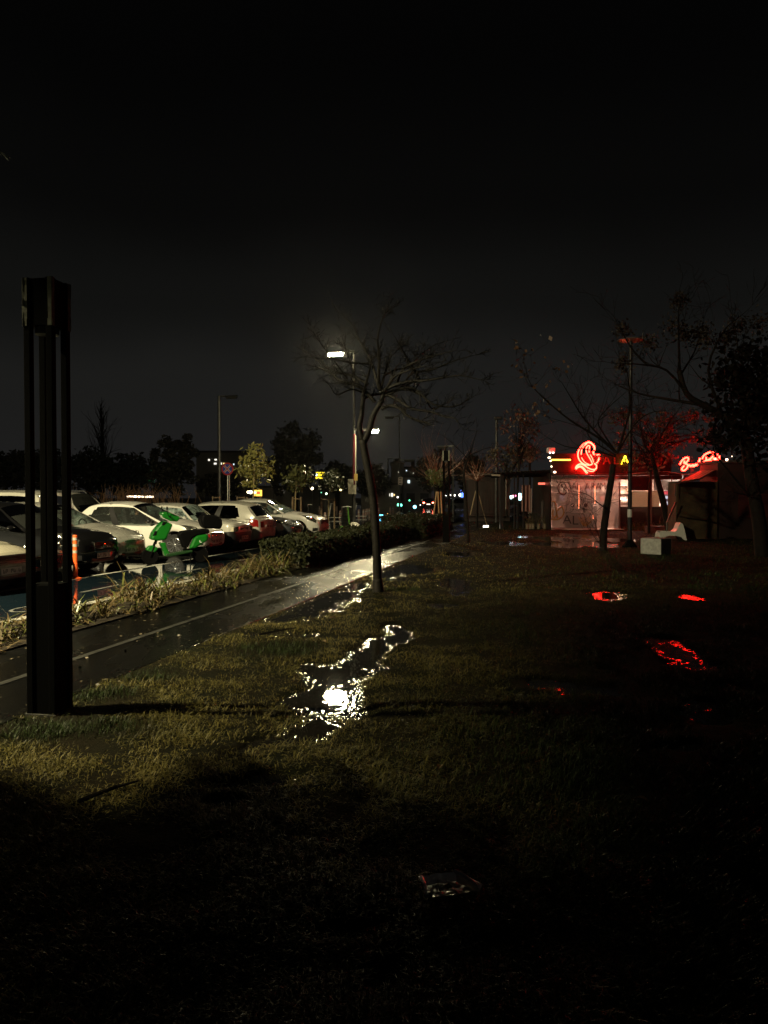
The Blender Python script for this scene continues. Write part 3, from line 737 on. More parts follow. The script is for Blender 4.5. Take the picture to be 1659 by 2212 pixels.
# ------------------------------------------------------------------ people in the cars
SKIN = mat('skin', (.42, .24, .16), .5, subs=.1); HAIR = mat('dark_hair', (.012, .01, .009), .6); JACKET = mat('dark_jacket', (.015, .015, .018), .8); HOOD = mat('dark_hood', (.012, .012, .013), .85)
def skin_fig(verts, edges, radii, m, parent, name, lvl=2):
    me = bpy.data.meshes.new(name); me.from_pydata(verts, edges, []); me.materials.append(m)
    o = bpy.data.objects.new(name, me); COL.objects.link(o); o.parent = parent
    sk = o.modifiers.new('skin', 'SKIN'); sk.use_smooth_shade = True
    for i, r_ in enumerate(radii):
        me.skin_vertices[0].data[i].radius = (r_, r_) if not isinstance(r_, tuple) else r_
    me.skin_vertices[0].data[0].use_root = True
    s_ = o.modifiers.new('sub', 'SUBSURF'); s_.levels = lvl; s_.render_levels = lvl
    return o
def head_mesh(mb, c, yaw, sc=1.0):
    """skull, jaw, nose, brows, lips and ears as one shaped surface"""
    n, m = 18, 16; vs = []
    for i in range(m + 1):
        th = math.pi * i / m
        for k in range(n):
            a = 2 * math.pi * k / n
            x, y, z = math.sin(th) * math.cos(a), math.sin(th) * math.sin(a), math.cos(th)
            rx, ry, rz_ = .098, .075, .118
            if z < 0: ry *= 1 - .28 * z * z; rx *= 1 - .08 * z * z
            px_, py_, pz_ = x * rx, y * ry, z * rz_
            if x > 0:
                px_ += .026 * math.exp(-((y / .16) ** 2 + ((z + .12) / .16) ** 2)) * x       # nose
                px_ -= .012 * math.exp(-(((abs(y) - .38) / .16) ** 2 + ((z - .08) / .12) ** 2))  # eye sockets
                px_ += .006 * math.exp(-((y / .3) ** 2 + ((z + .48) / .08) ** 2))             # lips
                px_ += .006 * math.exp(-((y / .4) ** 2 + ((z + .8) / .14) ** 2))              # chin
            if abs(x) < .3: py_ += math.copysign(.014, y) * math.exp(-((x / .16) ** 2 + (z / .3) ** 2)) * min(1, abs(y) * 2)   # ears
            q = Vector((px_, py_, pz_)) * sc; q.rotate(Matrix.Rotation(yaw, 3, 'Z')); vs.append(Vector(c) + q)
    mb.add(vs, [(i * n + k, (i + 1) * n + k, (i + 1) * n + (k + 1) % n, i * n + (k + 1) % n) for i in range(m) for k in range(n)])
def hand(verts, edges, radii, w, fwd, up):
    """palm, four curled fingers and a thumb as chains rooted in the palm"""
    side = fwd.cross(up).normalized(); b0 = len(verts)
    verts.append(w + fwd * .05); radii.append((.02, .034)); edges.append((b0 - 1, b0))
    for k, ln in enumerate((.062, .072, .068, .052)):
        o = side * (-.027 + .018 * k); i = len(verts)
        verts += [w + fwd * .09 + o, w + fwd * (.09 + ln * .5) + o - up * .012, w + fwd * (.09 + ln * .75) + o - up * .035]
        radii += [.0095, .0085, .007]; edges += [(b0, i), (i, i + 1), (i + 1, i + 2)]
    i = len(verts); verts += [w + fwd * .035 - side * .045 - up * .005, w + fwd * .075 - side * .06 - up * .015]; radii += [.011, .009]; edges += [(b0 - 1, i), (i, i + 1)]
def sitter(label, carT, x, y, face, hooded=False, reach=None, z0=.62):
    M = Matrix.Rotation(carT.rotation_euler.z, 3, 'Z')
    T = thing('person', label, 'person', carT.location + M @ Vector((x, y, z0)), carT.rotation_euler.z)
    v = [(0, 0, 0), (-.06, 0, .22), (-.12, 0, .44), (-.12, 0, .53), (-.11, .19, .46), (-.11, -.19, .46), (.02, .25, .22), (.02, -.25, .22), (.42, .1, .06), (.42, -.1, .06)]
    e = [(0, 1), (1, 2), (2, 3), (2, 4), (2, 5), (4, 6), (5, 7), (0, 8), (0, 9)]
    r_ = [(.15, .16), (.13, .17), (.11, .15), .055, .075, .075, .05, .05, .075, .075]
    r_hand = Vector((.30, -.18, .32)) if not reach else Vector(reach); l_hand = Vector((.36, .16, .30))
    v += [tuple(l_hand), tuple(r_hand)]; e += [(6, 10), (7, 11)]; r_ += [.035, .035]
    skin_fig(v, e, r_, JACKET, T, 'jacket')
    mb = MB(); hc = Vector((-.09, 0, .66)); head_mesh(mb, hc, face); mb.tube([(-.12, 0, .48), (-.10, 0, .58)], .05, 8)
    mb.build('body', SKIN, T, smooth=True)
    for hp in (l_hand, r_hand):
        fwd = Vector((1, 0, .2)).normalized(); vv = [hp - fwd * .02, hp]; ee = [(0, 1)]; rr = [.026, .028]
        hand(vv, ee, rr, hp, fwd, Vector((0, 0, 1))); skin_fig([tuple(q) for q in vv], ee, rr, SKIN, T, 'hand', 1)
    mb = MB()
    cf, sf = math.cos(face), math.sin(face)
    n, m = 16, 9; vs = []
    for i in range(m + 1):
        th = math.pi * .72 * i / m
        for k in range(n + 1):
            a = face + math.pi + (k / n - .5) * 2 * math.pi * (.62 if i > 3 else 1.0) 
            g = 1.30 if hooded else 1.09
            vs.append(hc + Vector((math.sin(th) * math.cos(a) * .1 * g, math.sin(th) * math.sin(a) * .08 * g, math.cos(th) * .122 * (1.12 if hooded else 1.05))))
    mb.add(vs, [(i * (n + 1) + k, (i + 1) * (n + 1) + k, (i + 1) * (n + 1) + k + 1, i * (n + 1) + k + 1) for i in range(m) for k in range(n)])
    mb.build('hood' if hooded else 'hair', HOOD if hooded else HAIR, T, smooth=True)
    return T
sitter('person in a dark hooded jacket in the further seat of the white hatchback, hand raised', car_people, -.20, .34, -.4, True, (.16, -.3, .46))
sitter('person with dark hair in the near front seat of the white hatchback', car_people, .02, -.36, -.55)
far_car = [o for o in bpy.data.objects if 'crossover' in o.get('label', '')][0]
sitter('person silhouetted in the front seat of the white crossover', far_car, -.05, -.36, .1, False, z0=.68)

# ------------------------------------------------------------------ lamps
LENS = emit('street_lamp_lens', LAMPC, 650.0)
LENS2 = emit('path_lamp_lens', LAMPC, 850.0)
POLEM = mat('street_pole', (.10, .10, .095), .4, .3, var=.4, scale=3)
def street_lamp(label, base, top, arms, name='street_lamp', group='double armed street lamps', cone=True, head=.95, w=.12, drop=.15):
    T = thing(name, label, 'street lamp', base, 0, group)
    mb = MB(); mb.tube([(0, 0, 0), (0, 0, 1.2), (0, 0, 1.21), (0, 0, top)], [w * .72, w * .72, w * .56, w * .5], 8); mb.build('pole', POLEM, T)
    if cone:
        mb = MB(); mb.lathe([(.42, 0), (.42, .05), (.30, .16), (.12, .30)], n=12); mb.build('base_cover', mat('pale_base_cover', (.55, .53, .45), .5, var=.4), T)
    head0 = head
    for z, d, ln, lens in arms:
        head = head0 if z > 6 or lens is None else .55
        d = Vector(d).normalized(); az = math.atan2(d.y, d.x)
        mb = MB(); mb.box(Vector((0, 0, z)) + d * (ln - head) * .5, (ln - head + .1, .09, .11), az); mb.build('arm', POLEM, T)
        hd = MB().box(Vector((0, 0, z)) + d * (ln - head / 2), (head, .24, .09), az).build('lamp_head', DARKSTEEL, T, bevel=.015)
        mb = MB(); c = Vector((0, 0, z - .045)) + d * (ln - head / 2)
        M = Matrix.Rotation(az, 3, 'Z'); vs = []
        for xx, yy, zz in ((-1, -1, 0), (1, -1, 0), (1, 1, 0), (-1, 1, 0), (-.9, -.75, -1), (.9, -.75, -1), (.9, .75, -1), (-.9, .75, -1)):
            vs.append(c + M @ Vector((xx * head * .44, yy * .10, zz * drop - .002)))
        mb.add(vs, [(0, 1, 5, 4), (1, 2, 6, 5), (2, 3, 7, 6), (3, 0, 4, 7), (4, 5, 6, 7)]); mb.build('lens', lens or HLGLASS, hd)
    return T
LEFT, RIGHT = -V, V
main_base = gd(765, 1140, ZR) ; main_base.z = ZR
lm = street_lamp('lit double street lamp at the end of the car row, taped with papers', main_base, 9.45, [(9.4, LEFT, 1.5, LENS), (5.25, RIGHT, 1.35, LENS2)])
mb = MB(); mb.tube([(0, 0, 2.2), (0, 0, 5.0)], .075, 8); mb.build('pole_wrap', mat('red_pole_wrap', (.16, .02, .03), .4), lm)
mb = MB(); mb.box((-.1, -.1, 2.05), (.42, .03, .5), .1); mb.box((-.18, -.11, 2.45), (.3, .02, .3), -.1); mb.build('poster', mat('taped_paper', (.7, .66, .52), .6, var=.25), lm)
MB().box((.10, -.1, 2.7), (.18, .03, .36)).build('notice', mat('yellow_paper', (.75, .52, .12), .6), lm)
mb = MB(); mb.box((.085, -.05, 3.6), (.05, .05, 2.7)); mb.build('conduit', mat('pale_conduit', (.6, .58, .48), .45), lm)
near_base = Vector((-9.4, 5.3, ZR))
nl = street_lamp('lit street lamp with an added light shield beside the lane, left of the picture', near_base, 9.45, [(9.4, LEFT, 1.5, emit('near_lamp_lens', LAMPC, 23000.0)), (5.25, RIGHT, 1.35, None)], drop=.015)
MB().box(LEFT * .50 + Vector((0, 0, 9.02)), (.02, 1.2, .74), math.atan2(V.y, V.x)).build('added_light_shield', DARKSTEEL, nl)  # added plate, unseen, that cuts lamp light towards the lawn
b_ = at(863, 1073, 70); street_lamp('dark street lamp further along the road behind the bare tree', (b_.x, 70, ZR), 9.0, [(8.95, LEFT, 1.4, None), (5.0, RIGHT, 1.35, None)])
b_ = at(474, 1073, 56); sl = street_lamp('tall dark street lamp with one arm at the back of the car park', (b_.x, 56, ZR), 9.0, [(8.95, RIGHT, 1.45, None)], w=.22)
b_ = at(838, 1073, 105); street_lamp('small far street lamp by the dome roofed block, unlit', (b_.x, 105, ZR), 6.9, [(6.85, RIGHT, 1.8, None)], w=.22)
b_ = at(979, 1073, 60); street_lamp('far unlit street lamp rising behind the second bollard light', (b_.x, 60, 0), 5.6, [(5.55, LEFT, 1.3, None)], cone=False)
# pole with two round dishes, near kiosk
b_ = gd(1360, 1182)
T = thing('lamp_post', 'slim dark post with a flat disc lamp on top, in front of the kiosk windows', 'lamp post', b_)
mb = MB(); mb.tube([(0, 0, 0), (0, 0, 1.5), (0, 0, 6.55)], [.075, .07, .055], 10); mb.build('pole', mat('shiny_black_pole', (.02, .02, .022), .22), T)
mb = MB(); mb.lathe([(.24, 0), (.24, .04), (.15, .14), (.08, .24)], n=10); mb.build('base_plate', BLACK, T)
mb = MB(); mb.lathe([(.02, 6.5), (.40, 6.52), (.42, 6.55), (.3, 6.58), (.05, 6.60)], n=20); mb.build('lamp_head', mat('disc_metal', (.3, .28, .26), .3, .6), T)
mb = MB(); mb.lathe([(.072, .95), (.072, 1.2)], n=10); mb.build('sticker', mat('grey_tape', (.5, .5, .5), .5), T)
b_ = at(1072, 1073, 48)
T = thing('lamp_post', 'dark post lamp with a square head behind the reddish trees', 'lamp post', (b_.x, 48, 0))
mb = MB(); mb.tube([(0, 0, 0), (0, 0, 6.4)], .08, 8); mb.build('pole', DARKSTEEL, T)
mb = MB(); mb.box((.1, 0, 6.5), (.5, .3, .18)); mb.build('lamp_head', DARKSTEEL, T, bevel=.04)

# ------------------------------------------------------------------ bollard lights
def bollard(label, base, rz):
    T = thing('bollard_light', label, 'bollard light', base, rz, 'square bollard lights along the path')
    w = .228; hw = w / 2; bw = .05
    mb = MB(); mb.box((0, 0, .485), (w - .012, w - .012, .97)); mb.build('base', BLACK, T, bevel=.006)
    for sx in (-1, 1):
        for sy in (-1, 1):
            MB().box((sx * (hw - bw / 2), sy * (hw - bw / 2), 1.6), (bw, bw, 3.19)).build('post', BLACK, T, bevel=.004)
    hd = MB().box((0, 0, 3.02), (w - .012, w - .012, .34)).build('lamp_head', BLACK, T, bevel=.004)
    mb = MB(); mb.lathe([(.085, 2.80), (.085, 2.855)], n=16); mb.build('lamp_ring', DARKSTEEL, hd)
    for sx, sy in ((-1, -1), (1, -1), (-1, 1), (1, 1)):      # worn paint at the corners of the head
        mb = MB()
        for k in range(7):
            z = 2.87 + k * .05; mb.box((sx * (hw - .012), sy * (hw + .0012), z), (.03 + .012 * random.random(), .003, .05))
            mb.box((sx * (hw + .0012), sy * (hw - .012), z), (.003, .03 + .012 * random.random(), .05))
        mb.build('peeled_paint', mat('bare_primer', (.34, .35, .27), .6, var=.4, scale=30), hd)
    mb = MB(); mb.box((0, 0, .012), (.25, .25, .024)); mb.build('foot_plate', STEEL, T)
    return T
b1 = gd(111, 1549) + Vector((-.066, .136, 0)); bo = bollard('tall black bollard light with peeling corners in the left foreground', b1 + Vector((0, 0, -.01)), math.atan2(SL, 1) * -1 + R(2.5))
b2 = gd(964, 1173); b2.z = -.01
dup(bo, b2, -.2, 'black bollard light far along the path, its edge shining red')

# ------------------------------------------------------------------ bare and leafy trees
def limb_rec(mb, p, d, ln, r_, lvl, rnd, spread=.6, up=.12, wob=.16, mn=.0035, sides=4):
    n = 4 if lvl > 0 else 3; pts = [Vector(p)]; rad = [r_]; d = Vector(d).normalized()
    for i in range(n):
        d = (d + Vector((rnd.gauss(0, wob), rnd.gauss(0, wob), rnd.gauss(0, wob) + up * .3))).normalized()
        pts.append(pts[-1] + d * ln / n); rad.append(max(mn * .7, r_ * (1 - .72 * (i + 1) / n)))
    mb.tube(pts, rad, max(3, sides - (1 if lvl < 1 else 0)), cap=False)
    tips = [pts[-1]]
    if lvl > 0:
        for k in range(rnd.randint(2, 4) if lvl > 1 else rnd.randint(2, 3)):
            i = rnd.randint(1, n); q = Vector((rnd.gauss(0, 1), rnd.gauss(0, 1), rnd.gauss(.25, .7))).normalized()
            tips += limb_rec(mb, pts[i], d * (1 - spread) + q * spread, ln * rnd.uniform(.45, .75), max(mn, rad[i] * .62), lvl - 1, rnd, spread, up, wob, mn, sides)
    return tips
def smooth_pts(pts, k=3):
    out = []
    P_ = [pts[0]] + list(pts) + [pts[-1]]
    for i in range(1, len(P_) - 2):
        for s_ in range(k):
            t = s_ / k
            a, b_, c, d = P_[i - 1], P_[i], P_[i + 1], P_[i + 2]
            out.append(.5 * ((2 * b_) + (c - a) * t + (2 * a - 5 * b_ + 4 * c - d) * t * t + (3 * b_ - a - 3 * c + d) * t ** 3))
    out.append(Vector(pts[-1])); return out
def traced_tree(label, base, Y, trunk, limbs, seed, twig=2, tw_len=.55, bark=None, conv=lambda p: p, spread_y=.9, group=None, name='bare_tree', tw_n=1.0, mn=.0035):
    """trunk / limbs: [(points in the picture), r0, r1]; limbs are pushed forward or back from the trunk's plane"""
    rnd = random.Random(seed); T = thing(name, label, 'tree', base, 0, group); o = Vector(base); bark = bark or BARK
    mb = MB()
    for pts, r0, r1 in trunk:
        q = smooth_pts([at(*conv(p), Y) - o for p in pts]); n = len(q)
        mb.tube(q, [r0 + (r1 - r0) * i / (n - 1) for i in range(n)], 9)
    mb.build('trunk', bark, T, smooth=True)
    mb = MB(); tips = []
    for pts, r0, r1, *dy in limbs:
        sl_ = dy[0] if dy else rnd.uniform(-1, 1) * spread_y; n0 = len(pts)
        q = smooth_pts([at(*conv(p), Y + sl_ * (i / max(1, n0 - 1)) ** 1.2) - o for i, p in enumerate(pts)]); n = len(q)
        rad = [r0 + (r1 - r0) * i / (n - 1) for i in range(n)]
        mb.tube(q, rad, 6)
        tot = sum((q[i + 1] - q[i]).length for i in range(n - 1))
        for k in range(int(tot * 5.5 * tw_n)):
            i = rnd.randint(max(1, n // 4), n - 1); d = (q[i] - q[i - 1]).normalized()
            sd = Vector((rnd.gauss(0, .8), rnd.gauss(0, .8), rnd.gauss(.35, .6)))
            tips += limb_rec(mb, q[i], d * .55 + sd * .75, tw_len * rnd.uniform(.4, 1.3), max(mn, rad[i] * .55), twig - (rnd.random() < .5), rnd, mn=mn)
        tips += limb_rec(mb, q[-1], (q[-1] - q[-2]), tw_len, rad[-1], twig, rnd, .4, mn=mn)
    mb.build('crown', bark, T)
    return T, tips
c6 = lambda p: ((1200 + .4219 * p[0]) / 1.823, (1230 + .4219 * p[1]) / 1.823)
tb = gd(817, 1280); YT = tb.y; tb.z = -.02
pxi = lambda x, y: ((x * 1.823 - 1200) / .4219, (y * 1.823 - 1230) / .4219)
traced_tree('leafless tree with a leaning trunk and wide tangled crown in the middle of the lawn', tb, YT,
    [([pxi(817, 1284), pxi(815, 1262), pxi(814, 1200), pxi(810, 1130), pxi(805, 1075), pxi(797, 1025), pxi(789, 985), pxi(783, 950)], .078, .064),
     ([pxi(817, 1284), pxi(816, 1268), pxi(815, 1250)], .11, .077),
     ([pxi(783, 952), pxi(776, 925), (530, 960), (540, 850), (550, 745)], .055, .033),
     ([pxi(785, 955), (600, 1110), (640, 960), (715, 830), (740, 735)], .06, .04)],
    [([(740, 735), (690, 690), (645, 540), (620, 460), (560, 350), (495, 230), (455, 130), (350, 30)], .032, .007),
     ([(705, 730), (740, 600), (770, 500), (800, 420), (900, 320)], .026, .006), ([(700, 720), (690, 600), (695, 400), (680, 250), (720, 70), (760, 0)], .03, .006),
     ([(655, 840), (545, 720), (440, 670), (320, 632), (230, 560), (130, 520)], .034, .012), ([(590, 670), (440, 590), (260, 550), (130, 460), (0, 355)], .028, .005),
     ([(740, 780), (850, 730), (960, 700), (1060, 745), (1200, 860), (1390, 880), (1500, 830)], .034, .007), ([(720, 900), (790, 872), (880, 890), (950, 960), (1050, 1010), (1130, 1028)], .034, .016),
     ([(770, 765), (890, 830), (1000, 900), (1180, 930), (1290, 970), (1400, 990), (1450, 1050)], .03, .006), ([(750, 725), (840, 680), (1000, 642), (1100, 640), (1300, 610), (1450, 590), (1640, 630)], .036, .006),
     ([(850, 700), (900, 560), (1000, 480), (1200, 410), (1380, 360)], .026, .006), ([(1080, 640), (1000, 500), (930, 380), (860, 260)], .024, .006), ([(1020, 560), (1200, 530), (1400, 450), (1580, 400)], .02, .005),
     ([(550, 745), (565, 690), (600, 560), (620, 470)], .024, .014), ([(560, 800), (640, 770), (740, 755), (860, 715)], .026, .014), ([(540, 745), (430, 718), (300, 770), (240, 690)], .02, .005),
     ([(550, 740), (470, 600), (420, 440), (370, 300), (350, 200)], .024, .005), ([(800, 760), (900, 700), (1000, 560), (1120, 470)], .024, .006), ([(620, 480), (430, 470), (250, 430), (90, 430)], .02, .005),
     ([(400, 620), (290, 470), (180, 330), (90, 200)], .018, .005), ([(740, 760), (830, 610), (980, 540), (1130, 500)], .024, .006), ([(950, 700), (1120, 800), (1190, 900), (1320, 850)], .022, .006),
     ([(740, 590), (840, 540), (960, 520), (1060, 550)], .018, .008), ([(1000, 480), (1080, 400), (1200, 310), (1330, 265)], .012, .004)],
    5, twig=2, tw_len=.24, tw_n=2.4, conv=c6, mn=.0042)
# tree in front of the kiosk
c7 = lambda p: ((2050 + .587 * p[0]) / 1.823, (1100 + .587 * p[1]) / 1.823)
ix = lambda x, y: ((x * 1.823 - 2050) / .587, (y * 1.823 - 1100) / .587)
bt = gd(1303, 1190); bt.z = -.02
t2, tips2 = traced_tree('leafless dark tree in front of the kiosk banner, last leaves on its left twigs', bt, bt.y,
    [([ix(1303, 1192), ix(1304, 1150), ix(1312, 1090), ix(1320, 1040), ix(1325, 1003)], .115, .085), ([ix(1303, 1194), ix(1303, 1182)], .15, .115)],
    [([(640, 1160), (520, 1060), (340, 950), (180, 820), (80, 720), (50, 660)], .045, .006), ([(600, 1120), (430, 940), (330, 780), (275, 690)], .035, .006), ([(640, 1160), (560, 1040), (520, 950), (600, 850), (680, 780)], .03, .006),
     ([(650, 1170), (700, 1000), (735, 850), (720, 650), (700, 560)], .045, .006), ([(640, 1190), (500, 1150), (300, 1120), (180, 1060)], .028, .005), ([(660, 1150), (760, 980), (860, 900), (960, 880)], .035, .006), ([(640, 1180), (480, 1080), (420, 1000), (200, 930)], .025, .005),
     ([(600, 1560), (520, 1500), (440, 1440), (340, 1420)], .02, .005), ([ix(1303, 1185), ix(1285, 1130), ix(1277, 1080)], .012, .004), ([ix(1303, 1185), ix(1270, 1140), ix(1262, 1110)], .012, .004)],
    21, twig=2, tw_len=.7, bark=BARKD, conv=c7, spread_y=1.8, tw_n=.7, mn=.005)
lv = [t for t in tips2 if t.x < -1.2 and t.z > 3.6]; random.Random(3).shuffle(lv); lv = lv[:70]
npmesh('hanging_leaves', leaves(np.array([list(p) for p in lv]), .06, aspect=.7), None, mat('dead_leaf', (.10, .05, .025), .5), t2)
# leaning tree and the plane tree on the right
bl = gd(1448, 1160); bl.z = -.02
t3, tips3 = traced_tree('dark tree leaning left in front of the kiosk, behind the white chair', bl, bl.y,
    [([ix(1448, 1162), ix(1443, 1135), ix(1433, 1085), ix(1424, 1050), ix(1412, 1000), ix(1406, 975)], .16, .085)],
    [([ix(1408, 985), ix(1392, 960), ix(1385, 930), ix(1380, 880)], .05, .008), ([ix(1408, 985), ix(1420, 960), ix(1440, 920), ix(1470, 880)], .05, .008), ([ix(1415, 1010), ix(1395, 1000), ix(1385, 990)], .03, .01)],
    8, twig=2, tw_len=.9, bark=BARKD, conv=c7, spread_y=1.5, mn=.006)
br = gd(1648, 1215); br.z = -.02
t4, tips4 = traced_tree('large dark plane tree at the right edge with seed clusters against the sky', br, 20.5,
    [([ix(1648, 1215), ix(1640, 1130), ix(1622, 1030), ix(1606, 940), ix(1560, 895)], .20, .13), ([ix(1560, 895), ix(1520, 875), ix(1483, 850), ix(1468, 800)], .10, .06), ([ix(1606, 940), ix(1640, 860), ix(1652, 780)], .12, .07)],
    [([ix(1468, 800), ix(1466, 730), ix(1466, 668)], .04, .012), ([ix(1483, 850), ix(1440, 800), ix(1390, 788), ix(1340, 785)], .045, .008), ([ix(1400, 790), ix(1370, 760), ix(1345, 720), ix(1335, 700)], .035, .008),
     ([ix(1470, 810), ix(1500, 760), ix(1514, 716)], .03, .01), ([ix(1520, 875), ix(1440, 862), ix(1380, 850), ix(1330, 830)], .05, .008), ([ix(1560, 895), ix(1530, 800), ix(1560, 720), ix(1590, 690)], .05, .01), ([ix(1640, 860), ix(1600, 780), ix(1590, 720)], .05, .01),
     ([ix(1652, 790), ix(1680, 700), ix(1700, 600)], .05, .01), ([ix(1606, 940), ix(1540, 960), ix(1500, 940)], .05, .01), ([ix(1640, 1100), ix(1560, 1000), ix(1520, 960)], .04, .01)],
    13, twig=2, tw_len=.9, bark=BARKD, conv=c7, spread_y=1.6, tw_n=.5, mn=.006)
cl = []
for (x, y, r_) in ((1466, 650, .19), (1452, 712, .3), (1345, 712, .2), (1514, 712, .2), (1520, 735, .22), (1480, 722, .18), (1590, 705, .22), (1570, 730, .18), (1640, 700, .25), (1400, 740, .2), (1345, 785, .2)):
    c = at(x, y, 20.5) - br; cl.append(np.array(c) + rng.normal(size=(170, 3)) * r_ * .62)
npmesh('leaf_cluster', leaves(np.concatenate(cl), .05, aspect=.5), None, mat('brown_leaf', (.03, .016, .010), .7, var=.5), t4)
cr_ = []
for k in range(60):
    xx = random.uniform(1560, 1720); c = at(xx, random.uniform(760, 955 + max(0, xx - 1600) * .4), 20.5 + random.uniform(-1.5, 2)) - br; cr_.append(np.array(c) + rng.normal(size=(60, 3)) * .32)
npmesh('crown_leaves', leaves(np.concatenate(cr_), .09, aspect=.6), None, mat('dark_leaf', (.006, .0045, .003), .8, spec=.1, var=.5), t4)
LEAFRED = mat('autumn_leaf', (.13, .06, .03), .5, col2=(.05, .028, .015), scale=6)
LEAFY = mat('autumn_leaf_pale', (.11, .075, .045), .6, col2=(.05, .03, .02), scale=6)
def leafy(label, base, Y, spots, seed, n, sz, m, trunk_px, group=None, bark=BARKD, twigs=True, name='tree', clump=.22, cat='tree', rt=.07):
    rnd = random.Random(seed); T = thing(name, label, cat, base, 0, group); o = Vector(base); mb = MB(); pts = []
    q = smooth_pts([at(*p, Y) - o for p in trunk_px]); nn = len(q); mb.tube(q, [rt * (1 - .5 * i / nn) for i in range(nn)], 7); tr = mb.build('trunk', bark, T)
    mb = MB(); top = q[-1]
    for (x, y, rr) in spots:
        c = at(x, y, Y + rnd.uniform(-.8, .8)) - o
        mb.tube(smooth_pts([q[rnd.randint(nn // 2, nn - 1)], top.lerp(c, .5) + Vector((rnd.gauss(0, .1), rnd.gauss(0, .1), rnd.gauss(0, .1))), c]), [.03, .03, .02, .02, .01, .01, .008], 4, cap=False) if twigs else None
        if twigs: limb_rec(mb, c, c - top, .5, .012, 2, rnd, mn=.005)
        pts.append(np.array(c) + np.clip(rng.normal(size=(n, 3)), -1.7, 1.7) * rr * np.array([1, 1, .85]))
    if twigs: mb.build('branches', bark, T)
    pts = np.concatenate(pts); npmesh('crown', leaves(pts, sz, aspect=.45), None, m, T)
    return T
def spots_in(x0, x1, y0, y1, k, r_, seed):
    rr = random.Random(seed); return [(rr.uniform(x0, x1), rr.uniform(y0, y1), r_ * rr.uniform(.7, 1.3)) for _ in range(k)]
b_ = gd(1422, 1158); b_.y = 32; b_.x = (1400 - CX) * 32 / F0; b_.z = -.02
leafy('autumn tree with reddish leaf clumps in front of the kiosk sign letters', b_, 33, spots_in(1325, 1450, 885, 1005, 34, .17, 4) + spots_in(1440, 1540, 890, 960, 16, .17, 5) + [(1480, 1000, .2), (1420, 1010, .2), (1360, 1010, .2), (1300, 985, .15)], 4, 34, .085, LEAFY, [(1402, 1158), (1402, 1080), (1408, 1000), (1412, 950)])
b_ = at(1118, 1073, 44); leafy('reddish half bare tree left of the kiosk, glowing from the neon', (b_.x, 44, 0), 44, spots_in(1085, 1165, 890, 985, 30, .24, 6), 6, 26, .09, LEAFRED, [(1118, 1110), (1118, 1060), (1122, 1000), (1126, 960)])
b_ = at(1090, 1073, 46); leafy('low bushy tree in front of the slatted hut', (b_.x, 46, 0), 46, spots_in(1050, 1150, 975, 1020, 22, .28, 9), 9, 40, .09, mat('dull_leaf', (.07, .05, .022), .5, var=.5), [(1095, 1115), (1092, 1060), (1092, 1020)])
# pollard with thin red shoots, thin stake tree
def pollard(label, x, y0, yb, Y, spread, ln, seed, bark=BARKD, n=26, stakes=(), up=.9):
    o = at(x, yb, Y); o.z = -.03; rnd = random.Random(seed); T = thing('pollard_tree', label, 'tree', o, 0, 'pollarded saplings by the slatted hut')
    mb = MB(); top = at(x, y0, Y) - o; mb.tube([(0, 0, 0), top * .5 + Vector((.03, 0, 0)), top], [.07, .06, .075], 7); mb.build('trunk', bark, T)
    mb = MB()
    for k in range(n): limb_rec(mb, top, Vector((rnd.gauss(0, spread), rnd.gauss(0, spread), up)), ln * rnd.uniform(.5, 1.1), .016, 1, rnd, .35, mn=.005)
    mb.build('crown', mat('red_shoots', (.22, .10, .06), .5), T)
    for x1, y1, x2, y2 in stakes: MB().tube([at(x1, y1, Y + .2) - o, at(x2, y2, Y + .2) - o], .035, 5).build('stake', WOOD, T)
    return T
pollard('pollarded tree with thin shoots standing over slanting props, left of the hut', 1030, 1040, 1118, 41, .8, 1.6, 3, stakes=((1032, 1060, 1052, 1135), (1028, 1060, 1016, 1112)))
pollard('bushy bare shoots behind the second bollard light', 940, 1046, 1140, 38, .55, 2.2, 5, n=40)
pollard('tall bare shoots rising behind the reddish tree', 1144, 1000, 1115, 45, .6, 1.5, 7, n=26)
bs = gd(1012, 1173)
traced_tree('slim bare young tree beside the path end, its edge lit red', bs * Vector((1, 1, 0)) + Vector((0, 0, -.02)), bs.y,
    [([ix(1012, 1174), ix(1010, 1130), ix(1006, 1070), ix(1002, 1020), ix(1012, 985)], .05, .035)],
    [([ix(1012, 985), ix(1020, 965), ix(1030, 930)], .025, .006), ([ix(1010, 990), ix(980, 960), ix(955, 940)], .02, .005), ([ix(1012, 985), ix(1045, 970), ix(1070, 965)], .02, .005), ([ix(1004, 1040), ix(985, 1020), ix(970, 1000)], .016, .005)],
    31, twig=1, tw_len=.6, bark=BARKD, conv=c7, tw_n=.7, mn=.005)
# street tree by the far bollard: green tuft and wooden stakes
b_ = at(944, 1073, 34); b_.z = 0
T = leafy('young tree with a green tuft tied to pale stakes beside the far hedge', b_, 34, [(938, 1032, .2), (946, 1028, .2), (932, 1024, .16), (944, 1040, .16)], 12, 110, .06, mat('fresh_leaf', (.12, .17, .05), .35, var=.4), [(942, 1150), (943, 1090), (943, 1045)], twigs=False, rt=.03)
for x1, x2 in ((956, 952), (932, 943), (950, 946)): MB().tube([at(x1, 1148, 33.8) - b_, at(x2, 1062, 33.8) - b_], .035, 5).build('stake', mat('yellow_stake', (.5, .3, .12), .5), T)
